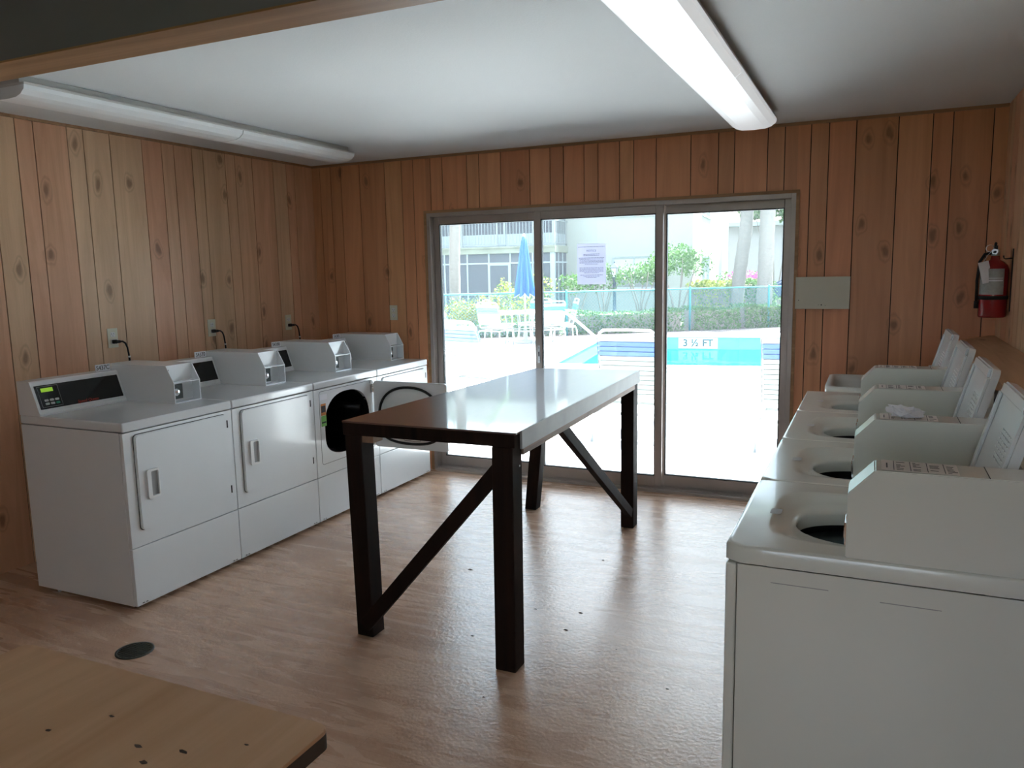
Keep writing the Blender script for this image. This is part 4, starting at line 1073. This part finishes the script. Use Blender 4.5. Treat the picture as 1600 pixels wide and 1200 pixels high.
# small multi-stem trees in front of the cream wall
def bushtree(label, loc, wdt, h, seed, n=900):
    r = random.Random(seed); bl = []; st = []
    for k in range(5):
        a = 2*math.pi*k/5 + seed; q = Vector((math.cos(a)*wdt*.55, math.sin(a)*wdt*.4, h*r.uniform(.72, .86)))
        bl.append((tuple(q), (wdt*.42, wdt*.35, h*.17))); st.append([(0, 0, 0), (q.x*.35+r.uniform(-.05, .05), q.y*.4, h*.35), (q.x*.8, q.y*.8, h*.65), tuple(q)])
    bl.append(((0, 0, h*.85), (wdt*.5, wdt*.4, h*.16)))
    return shrub('small_tree', label, 'tree', loc, bl, 'leaf', n, seed, .09, st, 'small multi-stem trees in front of the cream building')
bushtree('small multi-stem tree right below the notice sheet', (-4.0, 17.6, -.22), .75, 1.75, 21)
bushtree('small multi-stem tree just left of the lamp post', (-3.3, 18.05, -.22), .65, 2.0, 22)
bushtree('small multi-stem tree between the lamp post and the centre door stile', (-2.3, 18.6, -.22), .85, 2.0, 23)
bushtree('largest multi-stem tree, just right of the centre door stile', (-1.25, 18.9, -.22), 1.15, 2.55, 24, 2200)
hedge('yellow_green_hedge', 'loose yellow-green hedge left of the leaning palm trunk', (-.9, 19.1), (.45, 19.9), .5, 1.35, 'yellowleaf', 3000, 6, .08)
hedge('dark_green_hedge', 'dark green hedge between the two palm trunks', (.15, 20.9), (1.2, 21.6), .5, 1.35, 'leaf', 2400, 7, .08)
shrub('bougainvillea', 'bougainvillea with magenta blooms above the hedge by the palms', 'bush', (.12, 23.6, -.22), [((0, 0, 1.0), (.75, .5, .7)), ((-.7, 0, 1.15), (.5, .4, .5))], 'leaf', 1600, 14, .09,
      extra=('bloom', 'bloom', ((.05, -.35, 1.38), (.75, .35, .30)), 420, .10))
shrub('porch_shrub', 'leafy shrub in front of the ground-floor screen porch behind the umbrella', 'bush', (-4.9, 15.3, -.22), [((-.5, 0, 1.2), (.35, .3, .4)), ((.5, .2, 1.25), (.5, .3, .45)), ((0, 0, .6), (.7, .4, .5))], 'yellowleaf', 1700, 15, .08)

def palm(label, foot, pts, r0, fr_n, seed, crown=True):
    t = thing('palm_tree', label, 'palm tree', foot); r = random.Random(seed)
    n = 26; P = []; rr = []
    for k in range(n+1):
        s = k/n*(len(pts)-1); i = min(int(s), len(pts)-2); f = s-i; a, b = Vector(pts[i]), Vector(pts[i+1])
        P.append(a.lerp(b, f)); rr.append(r0*(1.25 if k == 0 else 1 + .05*(k % 2)) * (1-.12*k/n))
    obj('trunk', 'bark', lambda bm: tube(bm, P, r0, 14, rr=rr), t)
    c = Vector(pts[-1])
    def fr(a, el, L):
        def g(bm):
            pr = None
            for k in range(12):
                s = k/11; x = L*s; z = math.sin(el)*L*s - 1.1*s*s*L*.6
                ctr = c + Vector((math.cos(a)*x*math.cos(el), math.sin(a)*x*math.cos(el), z))
                side = Vector((-math.sin(a), math.cos(a), 0)); w = .45*math.sin(math.pi*min(1, .12+s*.9))+.03
                for sg in (-1, 1):
                    for j in range(3):
                        o = ctr + Vector((math.cos(a), math.sin(a), 0))*(j*.06)
                        tip = o + side*sg*w + Vector((math.cos(a)*.25, math.sin(a)*.25, -.22))
                        v = [bm.verts.new(o), bm.verts.new(o + Vector((math.cos(a)*.05, math.sin(a)*.05, 0))), bm.verts.new(tip)]
                        bm.faces.new(v)
                if pr is not None: tube(bm, [pr, ctr], .015, 4)
                pr = ctr
        return g
    for k in range(fr_n):
        obj('frond', 'palmleaf', fr(2*math.pi*k/fr_n + r.uniform(-.2, .2), R(r.choice((50, 20, -5))), r.uniform(1.7, 2.3)), t, recalc=False)
    return t
palm('pale palm trunk in front of the porches at the left of the door', (-6.35, 14.0, -.22), [(0, 0, 0), (.02, 0, 2), (.08, 0, 3.4), (.1, 0, 5.6)], .155, 14, 31)
palm('leaning palm tree with mossy trunk at the right of the door', (.44, 19.4, -.22), [(0, 0, 0), (.08, 0, 1.4), (.26, 0, 2.9), (.40, 0, 5.6), (.45, 0, 7.8)], .20, 14, 32)
palm('upright palm tree with pale trunk at the right of the door', (1.32, 19.0, -.22), [(0, 0, 0), (.02, 0, 1.6), (.05, 0, 3.4), (.05, 0, 5.2)], .225, 16, 33)
def bigtree(label, loc, bl, n, seed):
    return shrub('background_tree', label, 'tree', loc, bl, 'palmleaf', n, seed, .22)
bigtree('green tree behind the far building at the top right of the door', (.2, 32.0, -.22), [((-1.0, 0, 4.55), (.8, .8, .7)), ((.7, 0, 4.45), (1.0, 1.0, .8)), ((-.2, 0, 5.3), (1.7, 1.2, .9))], 4200, 41)

# lamp post
t = thing('lamp_post', 'dark lantern lamp post in front of the cream building', 'lamp post', (-2.95, 17.95, -.22))
obj('post', 'lampmetal', lambda bm: lathe(bm, [(.09, 0), (.09, .12), (.055, .16), (.05, 1.50), (.07, 1.52), (.04, 1.55)], seg=12), t)
def lan(bm):
    for k in range(4):
        a = R(45+90*k); tube(bm, [(.07*math.cos(a), .07*math.sin(a), 1.56), (.13*math.cos(a), .13*math.sin(a), 1.84)], .009, 5)
    loft(bm, [[(r_*math.cos(R(45+90*k)), r_*math.sin(R(45+90*k)), z) for k in range(4)] for r_, z in ((.16, 1.83), (.17, 1.85), (.05, 1.96), (.02, 1.98), (.02, 2.03))], True, True, False)
    bx(bm, -.06, .06, -.06, .06, 1.54, 1.57)
ln_ = obj('lantern', 'lampmetal', lan, t)
obj('glass', 'lampglass', lambda bm: loft(bm, [[(r_*math.cos(R(45+90*k)), r_*math.sin(R(45+90*k)), z) for k in range(4)] for r_, z in ((.066, 1.57), (.12, 1.83))], True, True, False), ln_)

# ------------------------------------------------------------------ the buildings across the pool
bd = thing('apartment_building', 'cream two-storey apartment building with screened porches across the pool', 'building', (-1.36, 21.72, -.25), R(4))
Z0 = -.25; zz = lambda z: z - Z0
def wallb(bm):
    # walls of the block: front with window openings, right side, back and roof
    def front(u0, u1, z0, z1): bx(bm, u0, u1, 0, .2, zz(z0), zz(z1))
    cols = [(-4.46, -2.78, None), (-2.78, -1.27, 'w'), (-1.27, 0, None)]
    for a, b, k in cols:
        if k: front(a, b, -.25, .9); front(a, b, 2.0, 3.43); front(a, b, 4.6, 6.2)
        else: front(a, b, -.25, 6.2)
    front(-14, -4.46, -.25, 6.2)
    for a, b in ((.2, 2.35), (4.95, 12.4)): bx(bm, -.2, 0, a, b, zz(-.25), zz(6.2))
    bx(bm, -.2, 0, 2.35, 4.95, zz(-.25), zz(.9)); bx(bm, -.2, 0, 2.35, 4.95, zz(2.0), zz(3.5)); bx(bm, -.2, 0, 2.35, 4.95, zz(4.6), zz(6.2))
    bx(bm, -14, 0, 12.2, 12.4, zz(-.25), zz(6.2)); bx(bm, -14, 0, .2, 12.2, zz(6.0), zz(6.2))
obj('wall', 'stucco', wallb, bd)
def window(name, fr, gls, kids, parent):
    f = obj(name, 'frame', fr, parent)
    for nm, m, b in kids: obj(nm, m, b, f)
for z0, z1 in ((.9, 2.0), (3.43, 4.6)):
    def fr(bm):
        for a in (-2.78, -2.055, -1.31): bx(bm, a, a+.05, .02, .12, zz(z0), zz(z1))
        for a in (z0, (z0+z1)/2-.02, z1-.05): bx(bm, -2.78, -1.27, .03, .11, zz(a), zz(a+.05))
        bx(bm, -2.84, -1.21, -.05, .04, zz(z0-.06), zz(z0))
    window('window', fr, None, [('pane', 'winglass', lambda bm: bx(bm, -2.77, -1.28, .09, .10, zz(z0), zz(z1))), ('blind', 'blind', lambda bm: bx(bm, -2.74, -1.3, .06, .07, zz(z0+.5), zz(z1-.03)))], bd)
for z0, z1 in ((.9, 2.0), (3.5, 4.6)):
    def fr(bm):
        for a in (2.35, 3.6, 4.9): bx(bm, -.12, -.02, a, a+.05, zz(z0), zz(z1))
        for a in (z0, z1-.05): bx(bm, -.12, -.02, 2.35, 4.95, zz(a), zz(a+.05))
        bx(bm, -.04, .06, 2.28, 5.02, zz(z0-.07), zz(z0))
    window('window', fr, None, [('pane', 'winglass', lambda bm: bx(bm, -.10, -.09, 2.36, 4.94, zz(z0), zz(z1)))], bd)
# porch wing, both floors
UL, UR, VF = -14.0, -4.45, -1.5
obj('balcony_slab', 'slab', lambda bm: [bx(bm, UL, UR+.05, VF-.05, 0, zz(2.2), zz(2.44)), bx(bm, UL, UR+.05, VF-.08, VF-.05, zz(2.38), zz(2.44))], bd)
obj('porch_slab', 'slab', lambda bm: bx(bm, UL, UR, VF, 0, zz(-.25), zz(-.05)), bd)
obj('porch_roof', 'stucco', lambda bm: bx(bm, UL, UR+.1, VF-.2, 0, zz(4.95), zz(5.2)), bd)
ugr = [-13, -11.9, -10.8, -9.7, -8.6, -7.71, -6.88, -6.08, -5.25, -4.5]
def screens(bm): bx(bm, UL, UR, VF+.02, VF+.03, zz(-.05), zz(2.2)); bx(bm, UR-.03, UR-.02, VF+.03, 0, zz(-.05), zz(2.2))
sc = obj('porch_screen', 'screen', screens, bd)
def sfr(bm):
    for u in ugr: bx(bm, u, u+.05, VF-.01, VF+.06, zz(-.05), zz(2.2))
    bx(bm, UL, UR, VF-.01, VF+.05, zz(1.84), zz(1.89)); bx(bm, UL, UR, VF-.01, VF+.05, zz(.75), zz(.79)); bx(bm, UR-.14, UR+.02, VF-.02, VF+.12, zz(-.05), zz(2.2))
    for v in (-1.0, -.5): bx(bm, UR-.04, UR+.01, v, v+.04, zz(-.05), zz(2.2))
    bx(bm, UR-.04, UR+.01, VF, 0, zz(1.84), zz(1.89)); bx(bm, -9.3, -8.75, VF-.03, VF+.1, zz(-.25), zz(2.2))
obj('screen_frame', 'frame', sfr, sc)
dr_ = obj('screen_door', 'screen', lambda bm: bx(bm, -6.8, -6.12, VF-.03, VF-.01, zz(0), zz(1.80)), bd)
obj('door_frame', 'frame', lambda bm: [bx(bm, -6.88, -6.80, VF-.05, VF-.01, zz(-.05), zz(1.86)), bx(bm, -6.12, -6.03, VF-.05, VF-.01, zz(-.05), zz(1.86)), bx(bm, -6.8, -6.12, VF-.05, VF-.01, zz(1.79), zz(1.86)), bx(bm, -6.8, -6.12, VF-.045, VF-.01, zz(.7), zz(.76))], dr_)
# upper floor: recessed screens, white kick panel and metal railing
us = obj('balcony_screen', 'screen', lambda bm: [bx(bm, UL, UR-.02, VF+.22, VF+.24, zz(2.85), zz(4.95)), bx(bm, UR-.06, UR-.04, VF+.24, 0, zz(2.85), zz(4.95))], bd)
def ufr(bm):
    for u in [-13.0, -11.4, -9.85, -8.05, -6.35, -4.95]: bx(bm, u, u+.07, VF+.17, VF+.27, zz(2.44), zz(4.95))
    bx(bm, UR-.10, UR-.02, VF+.17, VF+.27, zz(2.44), zz(4.95)); bx(bm, UL, UR, VF+.2, VF+.24, zz(2.44), zz(2.85)); bx(bm, UR-.08, UR-.04, VF+.24, 0, zz(2.44), zz(2.85))
    bx(bm, UL, UR, VF+.18, VF+.26, zz(2.83), zz(2.87)); bx(bm, -9.3, -8.9, VF-.02, VF+.2, zz(2.44), zz(3.2))
obj('screen_frame', 'frame', ufr, us)
rl = obj('railing', 'rail', lambda bm: [bx(bm, UL, UR+.04, VF-.03, VF+.02, zz(3.26), zz(3.31)), bx(bm, UR, UR+.04, VF, 0, zz(3.26), zz(3.31)), bx(bm, UL, UR+.04, VF-.02, VF+.01, zz(2.50), zz(2.53)), bx(bm, UR+.01, UR+.03, VF, 0, zz(2.50), zz(2.53))] +
         [bx(bm, u, u+.05, VF-.03, VF+.02, zz(2.44), zz(3.3)) for u in (-12.4, -11.2, -10, -8.9, -7.9, -6.55, -5.2, UR-.01)], bd)
ub = []; u = -9.0
while u < UR: ub.append(u); u += .118
def bar(u): return lambda bm: bx(bm, u, u+.018, VF-.015, VF+.003, zz(2.52), zz(3.27))
def bars(bm):
    for u in ub: bar(u)(bm)
    u = -13.9
    while u < -9.05: bar(u)(bm); u += .118
    v = VF+.1
    while v < 0: bx(bm, UR+.012, UR+.03, v, v+.018, zz(2.52), zz(3.27)); v += .118
obj('baluster_row', 'rail', bars, rl)

b2 = thing('white_building', 'pinkish white building with brown roof at the far right', 'building', (-3.2, 36.6, -.25), R(4))
obj('wall', 'stucco2', lambda bm: [bx(bm, 0, 16, 0, .25, 0, 3.85), bx(bm, 15.8, 16, .25, 9, 0, 3.85)], b2)
obj('roof', 'roof', lambda bm: prism(bm, [(-.5, 3.9), (9, 3.9), (9, 4.2), (2.2, 4.95), (-.5, 4.05)], 'x', -.3, 16.3), b2)
obj('fascia', 'frame', lambda bm: bx(bm, -.3, 16.3, -.56, -.5, 3.85, 4.05), b2)
# parked car beyond the hedge
t = thing('parked_car', 'dark blue car parked beyond the fence at the right door edge', 'car', (2.3, 27.6, -.22), R(10))
def cbody(bm):
    prof = [(-2.2, .35), (2.15, .35), (2.2, .75), (2.05, .92), (1.2, 1.0), (.55, 1.42), (-.9, 1.46), (-1.6, 1.05), (-2.15, .98), (-2.22, .6)]
    prism(bm, prof, 'y', -.85, .85); bmesh.ops.bevel(bm, geom=bm.edges[:], offset=.05, segments=2, affect='EDGES')
obj('body', 'carblue', cbody, t)
obj('side_window', 'carglass', lambda bm: [prism(bm, [(-1.35, 1.06), (-.82, 1.38), (-.2, 1.38), (-.2, 1.04)], 'y', -.872, -.85), prism(bm, [(-.12, 1.04), (-.12, 1.38), (.5, 1.34), (.95, 1.04)], 'y', -.872, -.85)], t)
for x in (-1.4, 1.35):
    w_ = obj('wheel', 'rubber', lambda bm: lathe(bm, [(.32, -.88), (.34, -.86), (.34, -.68), (.32, -.66)], (x, 0, .34), 20, 'y'), t)
    obj('hubcap', 'steel', lambda bm: lathe(bm, [(.2, -.89), (.2, -.88)], (x, 0, .34), 16, 'y'), w_)
